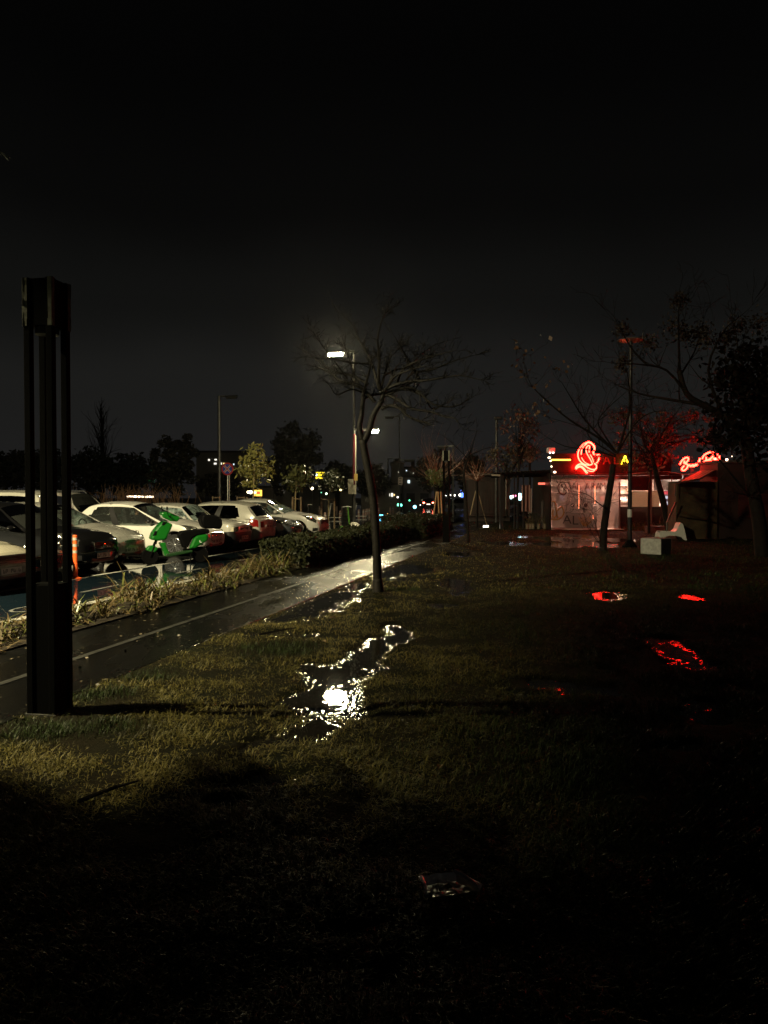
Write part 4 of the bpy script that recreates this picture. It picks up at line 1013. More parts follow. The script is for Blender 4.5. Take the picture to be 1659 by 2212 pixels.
# young staked trees in the car park
OLIVE = mat('lit_narrow_leaf', (.50, .45, .14), .35, col2=(.20, .21, .07), scale=9)  # lamplight put into the leaf colour; half-lit and dim copies follow below
def young(label, x, yb, Y, spots, n, frame, seed, m=OLIVE):
    o = at(x, 1073, Y); o.z = ZR
    T = leafy(label, o, Y, spots, seed, n, .11, m, [(x - 3, 1073 + 2654 / Y * 1.04), (x - 2, 1073), (x, spots[0][1] + 18), (x, spots[0][1] - 10)], 'young staked trees in the car park', mat('pale_bark', (.42, .33, .18), .5), False, 'young_tree', rt=.035)
    xa, xb_, yt = frame; za = at(xa, yt, Y)
    for xx in (xa, xb_): MB().tube([Vector((at(xx, yt, Y).x - o.x, 0, 0)), Vector((at(xx, yt, Y).x - o.x, 0, za.z - ZR))], .045, 5).build('stake', WOOD, T)
    MB().tube([Vector((at(xa, yt, Y).x - o.x, 0, za.z - ZR - .1)), Vector((at(xb_, yt, Y).x - o.x, 0, za.z - ZR - .1))], .03, 5).build('rail', WOOD, T)
    return T
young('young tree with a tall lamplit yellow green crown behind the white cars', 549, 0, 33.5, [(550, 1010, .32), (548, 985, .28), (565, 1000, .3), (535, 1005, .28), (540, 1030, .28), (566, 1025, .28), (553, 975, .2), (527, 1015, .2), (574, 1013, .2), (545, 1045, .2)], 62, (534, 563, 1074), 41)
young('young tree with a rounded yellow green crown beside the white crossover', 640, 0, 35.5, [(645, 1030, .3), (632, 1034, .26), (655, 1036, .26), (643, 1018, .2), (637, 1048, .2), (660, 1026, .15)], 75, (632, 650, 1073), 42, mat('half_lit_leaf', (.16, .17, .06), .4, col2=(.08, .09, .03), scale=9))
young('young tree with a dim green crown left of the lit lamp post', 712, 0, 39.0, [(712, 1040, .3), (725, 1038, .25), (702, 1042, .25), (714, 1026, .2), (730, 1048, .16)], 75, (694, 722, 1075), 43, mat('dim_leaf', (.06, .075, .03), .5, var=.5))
for k, (x, xx) in enumerate(((467, (461, 475)), (520, (514, 528)))):
    o = at(x, 1073, 52); o.z = ZR; T = thing('tree_guard', ['wooden sapling guard showing above the old boxy car', 'wooden sapling guard showing above the rear turned white hatchback'][k], 'tree guard', o, 0, 'wooden sapling guards')
    for q in (-.24, .24): MB().box((q, 0, .85), (.06, .06, 1.7)).build('stake', WOOD, T)
    MB().box((0, 0, 1.6), (.6, .04, .07)).build('rail', WOOD, T)

# ------------------------------------------------------------------ dark trees and blocks on the skyline
DARKLEAF = mat('night_foliage', (.022, .024, .016), .7, var=.5)
def big_tree(label, x0, x1, y0, y1, Y, k, n, seed, group='dark trees on the skyline', lobes=None):
    o = at((x0 + x1) / 2, 1073, Y); o.z = -.1; rnd = random.Random(seed); pts = []
    T = thing('dark_tree', label, 'tree', o, 0, group)
    mb = MB(); mb.tube([(0, 0, 0), (.1, 0, 2.5), (0, 0, max(3, at(0, (y0 + y1) / 2, Y).z))], [.35, .28, .15], 7); mb.build('trunk', BARKD, T)
    s_ = Y / F0; cx_, cy_ = (x0 + x1) / 2, (y0 + y1) / 2
    for q in range(k):
        a = rnd.uniform(0, 2 * math.pi); rr = math.sqrt(rnd.random()) * .86
        lob = lobes[q % len(lobes)] if lobes else (cx_, cy_, (x1 - x0) / 2, (y1 - y0) / 2)
        c = at(lob[0] + math.cos(a) * rr * lob[2], lob[1] + math.sin(a) * rr * lob[3], Y + rnd.uniform(-1, 1) * lob[2] * s_ * .6) - o
        pts.append(np.array(c) + np.clip(rng.normal(size=(n, 3)), -1.6, 1.6) * lob[2] * s_ * .17)
    pts = np.concatenate(pts); pts = pts[pts[:, 2] > .2]
    npmesh('crown', leaves(pts, .2 * Y / 70, aspect=.5), None, DARKLEAF, T)
    return T
big_tree('dark twin crowned tree above the back row of cars', 325, 430, 935, 1062, 70, 90, 60, 1, lobes=[(355, 985, 26, 48), (400, 985, 28, 50), (345, 1030, 24, 36), (385, 1030, 40, 36)])
big_tree('tall round dark tree left of the lit street lamp', 578, 695, 914, 1065, 75, 110, 60, 2, lobes=[(640, 960, 50, 44), (620, 990, 40, 55), (655, 1000, 42, 50), (610, 1020, 32, 50)])
for k, (x0, x1, y0, lab) in enumerate(((-40, 60, 958, 'low dark tree at the left edge behind the bollard light'), (45, 150, 970, 'low dark tree behind the middle bars of the bollard light'), (130, 250, 972, 'low dark tree under the bare poplar'), (225, 335, 985, 'low dark tree left of the twin crowned tree'), (690, 765, 1000, 'ragged dark tree behind the lit lamp pole'), (770, 840, 1000, 'dark tree behind the middle of the leaning trunk'), (900, 985, 975, 'dark trees mass behind the far bollard light'), (985, 1060, 985, 'dark tree behind the pollarded sapling'), (430, 520, 1030, 'dark shrubs in front of the long block'))):
    big_tree(lab, x0, x1, y0, 1068, 82 + 3 * k if k < 6 else 60 + k * 2, 46, 60, 20 + k)
b_ = at(220, 1073, 90); b_.z = 0
rnd = random.Random(4); T = thing('bare_poplar', 'tall bare poplar barely visible against the left sky', 'tree', b_)
mb = MB(); mb.tube([(0, 0, 0), (.2, 0, 6), (0, 0, 12)], [.3, .22, .05], 6); mb.build('trunk', BARKD, T)
mb = MB()
for k in range(46): limb_rec(mb, (0, 0, 3.5 + k * .17), (rnd.gauss(0, .3), rnd.gauss(0, .3), 1), 4.2 - k * .06, .06, 1, rnd, .25, mn=.02)
mb.build('crown', BARKD, T)
CONC = mat('night_render_wall', (.22, .21, .19), .8, var=.3, scale=.3); ROOFD = mat('dark_roof', (.06, .055, .05), .7)
def block(label, x0, x1, ytop, Y, wins, floors=4, roof=None, name='building', lit=(1, .95, .8), st=2.5, wallm=None, d=10.0):
    a, b_ = at(x0, ytop, Y), at(x1, ytop, Y); cx_ = (a.x + b_.x) / 2; w_ = b_.x - a.x; h = a.z
    T = thing(name, label, 'building', (cx_, Y, -.12))
    MB().box((0, d / 2, h / 2), (w_, d, h)).build('wall', wallm or CONC, T)
    mb = MB(); mb.box((0, d / 2, h + .15), (w_ + .4, d + .4, .3)); rf = mb.build('roof', ROOFD, T)
    if roof == 'dome':
        m2 = MB(); m2.lathe([(w_ * .42, .3), (w_ * .40, h * .06), (w_ * .3, h * .11), (w_ * .1, h * .14), (.1, h * .145)], (0, d / 2, h), 14); m2.build('dome', ROOFD, rf)
    if roof == 'tank':
        m2 = MB(); m2.box((w_ * .2, d / 2, h + 1), (w_ * .2, 2, 1.6)); m2.build('stair_house', ROOFD, rf)
    for (x, y, ww, hh, colr) in wins:
        p_ = at(x, y, Y); sx = ww * Y / F0; sz = hh * Y / F0
        o = MB().box((p_.x - cx_, -.03, p_.z + .12), (sx, .08, sz)).build('window', emit('window_%s' % colr, {'w': (1, .95, .82), 'c': (.75, .95, 1), 'y': (1, .72, .25), 'g': (.3, 1, .6)}[colr], st), T)
        MB().box((p_.x - cx_, -.08, p_.z + .12), (sx * .08, .03, sz)).build('mullion', ROOFD, o)
    n = max(2, int(w_ / 3.2)); fh = 3.0; mb = None
    for k in range(n):
        for f in range(int(h / fh)):
            xx = -w_ / 2 + (k + .5) * w_ / n; zz = 1.6 + f * fh
            if zz + .8 > h: continue
            if any(abs(at(x, y, Y).x - cx_ - xx) < 1.6 and abs(at(x, y, Y).z - zz) < 1.3 for (x, y, _a, _b, _c) in wins): continue
            MB().box((xx, -.02, zz), (1.3, .08, 1.3)).build('dark_window', HLGLASS, T)
    return T
block('long dark block with a few lit windows behind the no stopping sign', 424, 532, 976, 120, [(451.5, 993.5, 3.5, 3.5, 'w'), (466, 993, 4.5, 3, 'w'), (465, 1001.5, 5, 3.5, 'w'), (477, 1001.5, 4, 4, 'w'), (484, 1001.5, 4, 3, 'y'), (475, 1019, 3, 4, 'c'), (505, 1003, 2, 3, 'c')], st=1.6)
block('pale block with a dome roof far behind the leaning tree', 846, 872, 1000, 130, [(861, 1020, 2, 1.6, 'w')], roof='dome', st=.6)
block('far flat roofed block right of the dome roofed one', 868, 905, 1010, 140, [(878, 1016.5, 2.2, 2.2, 'c'), (893, 1022, 1.4, 1, 'w')], roof='tank', st=1.3)
block('dark far block in the gap left of the lit pole', 726, 746, 1012, 150, [(735.5, 1018, 1.6, 1.6, 'w'), (733, 1021, 2, 2.4, 'w')], st=1.2)
block('low building with a bright white window and pale bays, end of the road', 872, 932, 1030, 118, [(883, 1040.5, 4.6, 6.5, 'c'), (911, 1041, 3, 2, 'c'), (915, 1041, 3, 1.6, 'c')], st=2.2)
block('low dark shop left of the road with a white lit doorway', 780, 862, 1046, 100, [(847, 1069, 3.8, 7.6, 'w'), (851.5, 1069, 2.2, 4, 'y'), (842, 1069, 1.2, 6, 'w')], st=4)
block('low wide shed behind the car park with a blue lit eave', 560, 760, 1052, 98, [(612, 1062, 2.2, 4, 'w'), (694, 1064, 2, 2, 'g'), (727, 1056, 1.2, 1.2, 'w')], st=1.5)

# ------------------------------------------------------------------ far lights: each a small lamp on a thin stand
def small_light(label, x, y, Y, rr, col, st, shape='ball', group=None, w=None):
    p_ = at(x, y, Y); T = thing('small_lamp', label, 'lamp', (p_.x, Y, -.1), 0, group)
    MB().tube([(0, .02, 0), (0, .02, p_.z + .1)], .03, 5).build('stand', DARKSTEEL, T)
    mb = MB()
    if shape == 'ball': mb.ball((0, 0, p_.z + .1), rr, 8)
    else: mb.box((0, 0, p_.z + .1), (w or rr * 2, .1, rr))
    mb.build('bulb', emit('glow_%s_%g' % ('_'.join('%g' % c for c in col), st), col, st), T); return T
W_, Y_, C_, G_, B_, R_, O_ = (1, .93, .8), (1, .75, .3), (.55, .9, 1), (.15, 1, .5), (.15, .3, 1), (1, .1, .05), (1, .5, .15)
for lab, x, y, Y, rr, c, st in (('leftmost yellowish globe of the row behind the lamplit young tree', 608, 937, 0, 0, Y_, 0),): pass
for lab, x, y, Y, rr, c, st in (
    ('round yellow white globe behind the lamplit young tree, leftmost of its row', 536, 1063, 62, .11, (1, .85, .5), 6), ('larger yellow white globe behind the lamplit young tree', 541.5, 1063, 62, .15, (1, .85, .5), 6), ('orange yellow globe just left of the lamplit young trunk', 551, 1064, 62, .11, (1, .7, .25), 5),
    ('warm white ball lamp below the yellow sign', 674, 1055, 66, .13, (1, .85, .55), 6), ('yellow ball lamp left of the lit pole', 736, 1058, 80, .12, Y_, 5), ('bluish ball lamp right of the yellow sign', 700, 1044, 92, .1, C_, 3),
    ('greenish lamp on a staked tree beside the lane', 705, 1066.5, 60, .08, (.6, 1, .6), 5), ('white ball lamp right of the leaning trunk', 859, 1074, 95, .12, W_, 3), ('tiny white light left of the far car', 863, 1046, 110, .1, W_, 2),
    ('left one of two green lights low over the flooded road', 860.5, 1090.5, 75, .13, G_, 5), ('right one of two green lights low over the flooded road', 866, 1091, 75, .13, (.15, 1, .7), 5), ('green light beside the white bay at the road end', 884.5, 1081, 100, .12, G_, 2),
    ('cyan light low by the road left of the far car', 896, 1095, 70, .16, (.2, .75, 1), 6), ('small white light over the far car', 908, 1091, 80, .06, W_, 3), ('amber light low on the flooded road', 836.5, 1110, 62, .05, O_, 3),
    ('white light left of the blue light strip, first', 964, 1069.5, 105, .14, W_, 4), ('white light left of the blue light strip, second', 982, 1070, 105, .14, W_, 4), ('white light left of the blue light strip, largest', 994, 1069.5, 105, .2, W_, 5), ('white light right of the blue light strip', 1004, 1069, 105, .16, W_, 4), ('faint white light left of the row beside the blue strip', 973, 1069.5, 105, .1, W_, 3),
    ('white light between the props of the pollarded tree', 1037.5, 1082.5, 70, .12, W_, 5), ('dim pinkish light left of the hut window', 1057.5, 1082, 70, .06, O_, 2), ('warm white light by the thick black post', 1078.5, 1080, 70, .09, (1, .8, .5), 4),
    ('bluish lamp at the right side of the pergola', 1136.5, 1068, 60, .11, (.8, .8, 1), 3), ('bluish small lamp low behind the garden chair', 1137, 1101, 55, .07, (.7, .75, 1), 2), ('red signal far left above the white hatchback', 461, 1031, 110, .08, R_, 3), ('white street light above the twin crowned tree cars', 363, 1022, 115, .14, W_, 1.2)):
    small_light(lab, x, y, Y, rr, c, st)
small_light('blue strip light standing among the far white lights', 998, 1064, 104, 1.3, (.12, .25, 1), 3, 'box', w=.35)
small_light('flat white garden light lying in the grass before the hut', 1049.5, 1137, 40, .09, (1, .9, .7), 6, 'box', w=.26)
for k, (x, y, Y, ww, hh, c) in enumerate(((1095, 1072, 66, .5, .16, W_), (1101, 1074, 66, .35, .3, C_), (1106, 1073, 66, .4, .2, W_), (1111, 1071, 66, .3, .14, (1, .2, .35)), (1122, 1073, 66, .3, .6, C_), (1131, 1074, 66, .35, .16, W_))):
    p_ = at(x, y, Y); T = thing('shop_light', ['wide white light in the hut opening, leftmost', 'tall bluish light in the hut opening', 'white light in the middle of the hut opening', 'pink light in the hut opening', 'tall pale blue light right in the hut opening', 'low white light at the right end of the hut opening'][k], 'lamp', (p_.x, Y, -.1), 0, 'lights seen through the hut')
    MB().box((0, 0, p_.z + .1), (ww, .08, hh)).build('panel', emit('glow_%s_%g' % ('_'.join('%g' % q for q in c), 4), c, 4), T); MB().box((0, .06, p_.z / 2), (.06, .04, p_.z)).build('stand', DARKSTEEL, T)
p_ = at(597, 1028.5, 95); p_ = at(327, 1031, 88); T = thing('lit_shrub', 'patch of foliage lit cyan green, left above the white hatchback', 'shrub', (p_.x, 88, -.1))
npmesh('foliage', leaves(np.array([0, 0, p_.z + .1]) + rng.normal(size=(160, 3)) * np.array([.22, .2, .38]), .12), None, mat('fresh_leaf_far', (.1, .3, .16), .4), T); MB().tube([(0, 0, 0), (0, 0, p_.z)], .05, 5).build('stem', BARKD, T)
small_light('cyan green lamp shining into the foliage left above the white hatchback', 327, 1031, 87.5, .07, (.25, 1, .7), 60)
p_ = at(300, 1072, 60); T = thing('glowing_reeds', 'dry reeds glowing in light behind the back row of vehicles', 'reeds', (p_.x, 60, ZR)); mb = MB(); rnd = random.Random(9)
for k in range(160): x = rnd.gauss(0, 2.0); mb.tube([(x, rnd.gauss(0, .3), 1.0), (x + rnd.gauss(0, .2), 0, 1.5 + rnd.random() * .5), (x + rnd.gauss(0, .4), 0, 1.8 + rnd.random())], [.02, .018, .006], 3, cap=False)
mb.build('stalks', mat('reed_dry', (.3, .17, .09), .6), T)
small_light('warm floor light behind the reeds, left', 288, 1072.5, 61, .12, (1, .75, .5), 8, 'box', w=1.0); small_light('warm floor light behind the reeds, right', 311, 1073, 61, .12, (1, .75, .5), 8, 'box', w=1.6)

# ------------------------------------------------------------------ scooters, posts, signs
GREEN = mat('green_scooter_paint', (.006, .12, .010), .3, coat=.6)
mf, mr_ = Vector((-5.66, 18.75, ZR)), Vector((-4.70, 19.25, ZR))
md = (mf - mr_); MPL = mat('moped_black', (.0022, .0022, .0026), .6, spec=.06)
T = thing('moped', 'green electric moped with a black top box, parked in front of the white hatchback', 'moped', (mf + mr_) / 2, math.atan2(md.y, md.x))
K = .00134
def mp_(pts): return [((655 - x) * K, (1192 - y) * K) for x, y in pts]
def slab(name, pts, w, m, bev=.02, y=0, par=None): return MB().prism(mp_(pts), y - w / 2, y + w / 2).build(name, m, par or T, bevel=bev)
slab('head_cowl', [(400, 235), (470, 228), (600, 265), (745, 340), (680, 412), (560, 400), (430, 340), (395, 290)], .34, GREEN, .04)
ls = slab('leg_shield', [(410, 405), (470, 400), (605, 460), (560, 560), (475, 742), (330, 755), (195, 728), (240, 600), (320, 500)], .36, GREEN, .05)
slab('shield_inset', [(270, 570), (320, 575), (300, 660), (230, 665)], .375, MPL, .02, par=ls); slab('shield_inset', [(420, 405), (500, 420), (430, 485), (385, 470)], .375, MPL, .02, par=ls)
slab('front_fender', [(120, 920), (180, 842), (250, 838), (345, 885), (330, 930), (280, 972), (200, 950)], .15, GREEN, .03)
slab('step_column', [(365, 790), (480, 790), (500, 900), (575, 1030), (460, 1047), (420, 900)], .24, GREEN, .03)
slab('floor_board', [(470, 1000), (960, 940), (960, 985), (560, 1050), (470, 1047)], .3, mat('dark_green_floor', (.004, .03, .005), .5), .02)
rp_ = slab('rear_panel', [(895, 920), (985, 720), (1050, 675), (1245, 645), (1255, 770), (1120, 850), (1010, 915)], .30, GREEN, .05)
for sy in (-1, 1): MB().tube([Vector((*[0] * 0, (655 - 1090) * K, sy * .153, (1192 - 760) * K)), Vector(((655 - 1095) * K, sy * .153, (1192 - 800) * K)), Vector(((655 - 1125) * K, sy * .153, (1192 - 805) * K))], .012, 5).build('emblem', mat('pale_emblem', (.6, .65, .6), .5), rp_)
slab('seat', [(700, 640), (760, 590), (1000, 560), (1270, 550), (1290, 640), (1060, 670), (960, 720), (880, 900), (800, 900), (720, 700)], .27, MPL, .04)
bx = slab('top_box', [(1130, 300), (1180, 285), (1420, 300), (1510, 380), (1520, 480), (1490, 560), (1200, 545), (1140, 500), (1110, 400)], .40, MPL, .05)
MB().box(((655 - 1215) * K, -.205, (1192 - 370) * K), (.18, .012, .13)).build('box_panel', mat('blue_grey_panel', (.05, .06, .09), .4), bx, bevel=.005)
slab('tail_light', [(1262, 650), (1300, 660), (1300, 730), (1265, 720)], .2, REDLENS, .01)
for wx in (205, 1125):
    tm = MB(); r0 = .205; tm.lathe([(r0 * .62, -.045), (r0 * .92, -.05), (r0, -.02), (r0, .02), (r0 * .92, .05), (r0 * .62, .045)], ((655 - wx) * K, 0, r0), 20, axis='Y'); w_ = tm.build('wheel', MPL, T)
    tm = MB(); tm.lathe([(r0 * .6, -.03), (r0 * .6, .03)], ((655 - wx) * K, 0, r0), 14, axis='Y'); tm.build('rim', MPL, w_)
mb = MB()
for sy in (-1, 1): mb.tube([((655 - 300) * K, sy * .07, .55), ((655 - 205) * K, sy * .07, .205)], .018, 6)
mb.tube([((655 - 390) * K, 0, .95), ((655 - 300) * K, 0, .5)], .035, 6); mb.build('fork', MPL, T)
mb = MB(); mb.tube([((655 - 520) * K, -.36, 1.17), ((655 - 540) * K, -.1, 1.19), ((655 - 540) * K, .1, 1.19), ((655 - 520) * K, .36, 1.17)], .017, 6)
for sy in (-1, 1): mb.tube([((655 - 510) * K, sy * .2, 1.18), ((655 - 470) * K, sy * .3, 1.36)], .008, 4); mb.ball(((655 - 470) * K, sy * .31, 1.38), (.015, .07, .045), 8)
mb.build('handlebar', MPL, T)
mb = MB(); mb.box(((655 - 1010) * K, -.1, .3), (.5, .06, .12)); mb.tube([((655 - 930) * K, .1, .3), ((655 - 900) * K, .22, .03)], .015, 5); mb.build('swing_arm', MPL, T)

SCW = mat('pale_scooter', (.6, .6, .57), .4); SCG = mat('lime_scooter', (.18, .5, .08), .35)
def e_scooter(label, loc, rz, m, handle=SCW):
    T = thing('electric_scooter', label, 'scooter', loc, rz, 'rental scooters by the lamp post')
    MB().box((0, 0, .14), (.95, .17, .06)).build('deck', m, T, bevel=.015)
    for x in (-.5, .52):
        mb = MB(); mb.lathe([(.06, -.03), (.115, -.025), (.115, .025), (.06, .03)], (x, 0, .115), 14, axis='Y'); mb.build('wheel', RUBBER, T)
    mb = MB(); mb.tube([(.52, 0, .15), (.47, 0, .28), (.32, 0, 1.14)], [.035, .045, .028], 7); mb.build('stem', m, T)
    mb = MB(); mb.tube([(.24, -.26, 1.12), (.32, -.1, 1.16), (.32, .1, 1.16), (.24, .26, 1.12)], .018, 6); mb.build('handlebar', handle, T)
    mb = MB(); mb.prism([(-.40, .17), (-.62, .2), (-.62, .24), (-.40, .2)], -.06, .06); mb.build('rear_fender', BPLAST, T)
    return T
g = gd(754, 1139, ZR); e_scooter('lime green scooter leaning beside the lit lamp post', Vector((g.x - .1, 38.9, ZR)), R(62), SCG)
e_scooter('white scooter standing left of the lit lamp post among the barrier posts', Vector(((724 - CX) * 56 / F0, 56, ZR)), R(165), SCW)
e_scooter('pale scooter seen side on just right of the lit lamp post', Vector(((779 - CX) * 60 / F0, 60, ZR)), R(180), SCW)
T = e_scooter('pale scooter with a cyan light right of the leaning tree trunk', Vector(((824 - CX) * 61 / F0, 61, ZR)), R(175), SCW)
MB().box((.0, -.1, .17), (.30, .05, .12)).build('deck_light', emit('cyan_scooter_light', (.1, .6, 1), 9), T)
e_scooter('dim scooter with a bright phone holder left of the dim young tree', Vector(((676 - CX) * 50 / F0, 50, ZR)), R(150), BPLAST)

ORANGE = mat('orange_plastic', (.80, .12, .025), .35); BAND = mat('grey_reflective_band', (.34, .33, .28), .35)
o = gd(163, 1249, ZR) + Vector((.04, -.1, 0)); T = thing('marker_post', 'orange flexible marker post with grey bands on the lane edge line', 'marker post', o)
mb = MB(); pr = [(.047, .03)]
for k in range(9): z = .06 + .03 * k; pr += [(.050, z), (.050, z + .012), (.045, z + .016), (.045, z + .026)]
pr += [(.046, .36), (.044, .87), (.040, .885), (.01, .89)]
mb.lathe(pr, n=16); mb.build('tube', ORANGE, T)
mb = MB(); mb.lathe([(.125, 0), (.125, .018), (.09, .03), (.055, .045)], n=14); mb.build('foot', ORANGE, T)
for z in (.52, .65, .78): mb = MB(); mb.lathe([(.0478, z), (.0478, z + .055)], n=16); mb.build('band', BAND, T)
POSTM = mat('faded_barrier_plastic', (.55, .36, .30), .5, var=.3)
proto = None
for k, (x, yb, Y) in enumerate(((775, 1111, 66), (785, 1111, 66.5), (790.5, 1109, 69), (794.5, 1108, 71), (798.5, 1107, 73), (802, 1106, 75), (690, 1101, 88), (727.5, 1101, 90), (738.5, 1100, 92), (749, 1100, 94), (702, 1121, 54), (735, 1115, 60), (843, 1106, 84), (849, 1106, 86), (812, 1108, 72), (818, 1108, 74))):
    loc = Vector(((x - CX) * Y / F0, Y, ZR))
    lab = ['pinkish barrier post just right of the lit lamp post', 'second pinkish barrier post right of the lit lamp post', 'third pinkish barrier post right of the lit lamp post', 'fourth pinkish barrier post right of the lit lamp post', 'fifth pinkish barrier post, beside the leaning trunk', 'barrier post half hidden by the leaning trunk', 'far barrier post under the yellow sign', 'far barrier post right of the dim young tree', 'far barrier post, middle of the three left of the lit lamp post', 'far barrier post nearest the lit lamp post on its left', 'barrier post beside the nose of the white crossover', 'slanting barrier post by the white scooter', 'far barrier post right of the leaning trunk', 'far barrier post nearest the green lights', 'barrier post first right behind the leaning trunk', 'barrier post second right behind the leaning trunk'][k]
    if proto is None:
        proto = thing('barrier_post', lab, 'post', loc, 0, 'barrier posts across the car park')
        mb = MB(); mb.lathe([(.16, 0), (.15, .02), (.115, .05), (.085, .50), (.07, .55), (.02, .57)], n=10); mb.build('shell', POSTM, proto); mb = MB(); mb.lathe([(.101, .30), (.098, .38)], n=10); mb.build('band', SCW, proto)
    else: dup(proto, loc, 0, lab)
def round_sign(label, c, rad, top, rz, faces, name='road_sign', pole=DARKSTEEL, pr=.03):
    T = thing(name, label, 'road sign', (c.x, c.y, ZR), rz); z = c.z - ZR
    mb = MB(); mb.tube([(0, .045, 0), (0, .045, z + rad * .8)], pr, 7); mb.build('pole', pole, T); return T, z
SIGNB = mat('sign_blue', (.02, .05, .38), .4); SIGNR = mat('sign_red', (.45, .02, .03), .4); SIGNW = mat('sign_white', (.7, .7, .68), .4)
c = at(491, 1013, 38); T, z = round_sign('round blue no stopping sign with a red ring and red cross on a pale pole', c, .31, 0, R(-12), None, 'no_stopping_sign', mat('galvanised', (.45, .45, .42), .4, .5))
mb = MB(); mb.lathe([(.315, -.012), (.315, .012)], (0, .012, z), 28, axis='Y'); pl = mb.build('plate', SIGNR, T)
mb = MB(); mb.lathe([(.245, -.002), (.245, .002)], (0, -.004, z), 28, axis='Y'); mb.build('blue_field', SIGNB, pl)
mb = MB(); mr2 = MB()
for a in (1, -1):
    mb.box((0, -.008, z), (.46, .004, .088), tilt=('Y', a * math.pi / 4)); mr2.box((0, -.013, z), (.50, .004, .045), tilt=('Y', a * math.pi / 4))
mb.build('cross_edge', SIGNW, pl); mr2.build('cross', SIGNR, pl)
MB().tube([(.09, .05, 0), (.09, .05, z)], .022, 6).build('second_pole', mat('galvanised', (.45, .45, .42)), T)
c = at(591, 1046.5, 76); T, z = round_sign('grey back of a round road sign right of the lamplit young tree', c, .3, 0, 0, None)
mb = MB(); mb.lathe([(.3, -.01), (.3, .01)], (0, .07, z), 20, axis='Y'); mb.build('plate', mat('sign_back', (.3, .29, .26), .5), T)
MB().box((0, -.0, z), (.1, .05, .62)).build('clamp', DARKSTEEL, T)
c = at(691, 1027.5, 88); T, z = round_sign('lit yellow two line sign with a white disc on a tall dark pole', c, .3, 0, 0, None, 'lit_sign', DARKSTEEL, .06)
YEL = emit('lit_yellow_panel', (1, .72, .03), 2.2)
mb = MB(); mb.box((0, 0, z), (1.10, .12, .84)); bx = mb.build('panel', mat('sign_box', (.05, .04, .01), .5), T)
mb = MB(); mb.box((.05, -.07, z + .36), (1.0, .02, .09))
for k in range(5): mb.box((-.16 + .15 * k, -.07, z + .10), (.12, .02, .26)); mb.box((-.40 + .17 * k, -.07, z - .24), (.14, .02, .24))
mb.build('lit_lettering', YEL, bx)
mb = MB(); mb.lathe([(.15, 0), (.15, .02)], (-.42, -.08, z + .1), 14, axis='Y'); mb.build('disc', emit('lit_white_disc', (.8, .95, 1), 2.5), bx)
c = at(865, 1039, 69); T, z = round_sign('white plate with three printed lines on the dark lamp pole, far down the road', c, .3, 0, .1, None)
MB().box((0, 0, z), (.42, .03, .68)).build('plate', mat('dim_white_plate', (.55, .45, .42), .5), T)
mb = MB()
for k in range(3): mb.box((-.04, -.018, z + .22 - .22 * k), (.18, .004, .09))
mb.build('printed_lines', INK, T); mb = MB()
for k in range(3): mb.box((.13, -.018, z + .22 - .22 * k), (.07, .004, .07))
mb.build('printed_dots', INK, T)
c = at(620, 1063, 64); T, z = round_sign('yellow and orange lit box sign beside the lamplit young tree trunk', at(557.5, 1065, 63), .3, 0, 0, None, 'lit_sign', DARKSTEEL, .05)
b_ = MB().box((0, 0, z), (.62, .1, .5)).build('panel', emit('lit_amber_panel', (1, .5, .06), 2.5), T); MB().box((.0, -.06, z + .02), (.34, .02, .22)).build('red_field', emit('lit_red_field', (1, .12, .03), 1.2), b_)

# ------------------------------------------------------------------ hedge, dry plants, palm
HEDGE = mat('hedge_leaf', (.024, .026, .009), .6, spec=.25, col2=(.014, .018, .007), scale=7, rvar=.1)
def hedge(label, v0, v1, Y0, Y1, h, n, seed):
    o = rowpt((v0 + v1) / 2, (Y0 + Y1) / 2, .02); T = thing('hedge', label, 'hedge', o, math.atan2(1, SL) - math.pi / 2, 'clipped hedges beside the path')
    L_, w = (Y1 - Y0) * 1.026, (v1 - v0) * .975; pts = rng.uniform(-.5, .5, size=(n, 3))
    f = rng.integers(0, 5, n)
    pts[f == 0, 2] = .5; pts[f == 1, 0] = .5; pts[f == 2, 0] = -.5; pts[f == 3, 1] = -.5; pts[f == 4, 2] = .5
    P_ = pts * np.array([w, L_, h]) + np.array([0, 0, h / 2])
    wav = np.array([n3(a, b_, 1.3, seed) + .5 * n3(a, b_, 4, seed + 2) for a, b_ in zip(P_[:, 0], P_[:, 1])])
    P_[:, 2] *= 1 + .16 * wav; P_[:, 0] *= 1 + .14 * wav
    P_ += rng.normal(size=P_.shape) * .035
    npmesh('foliage', leaves(P_, .042, aspect=.55), None, HEDGE, T)
    MB().box((0, 0, h * .42), (w * .84, L_ * .985, h * .8)).build('twig_core', mat('hedge_core', (.012, .012, .006), .9), T, bevel=.08)
hedge('long clipped hedge between the path and the lane, left of the leaning tree', -6.7, -5.62, 17.2, 28.8, .56, 21000, 3)
hedge('taller clipped hedge beyond, running up to the far bollard light', -6.8, -5.1, 29.4, 36.6, .74, 15000, 8)
STRAW = mat('dry_strap_leaf', (.125, .085, .03), .5, col2=(.04, .03, .012), scale=5); STRAWG = mat('yellow_green_strap_leaf', (.11, .12, .03), .35, var=.5, scale=5)
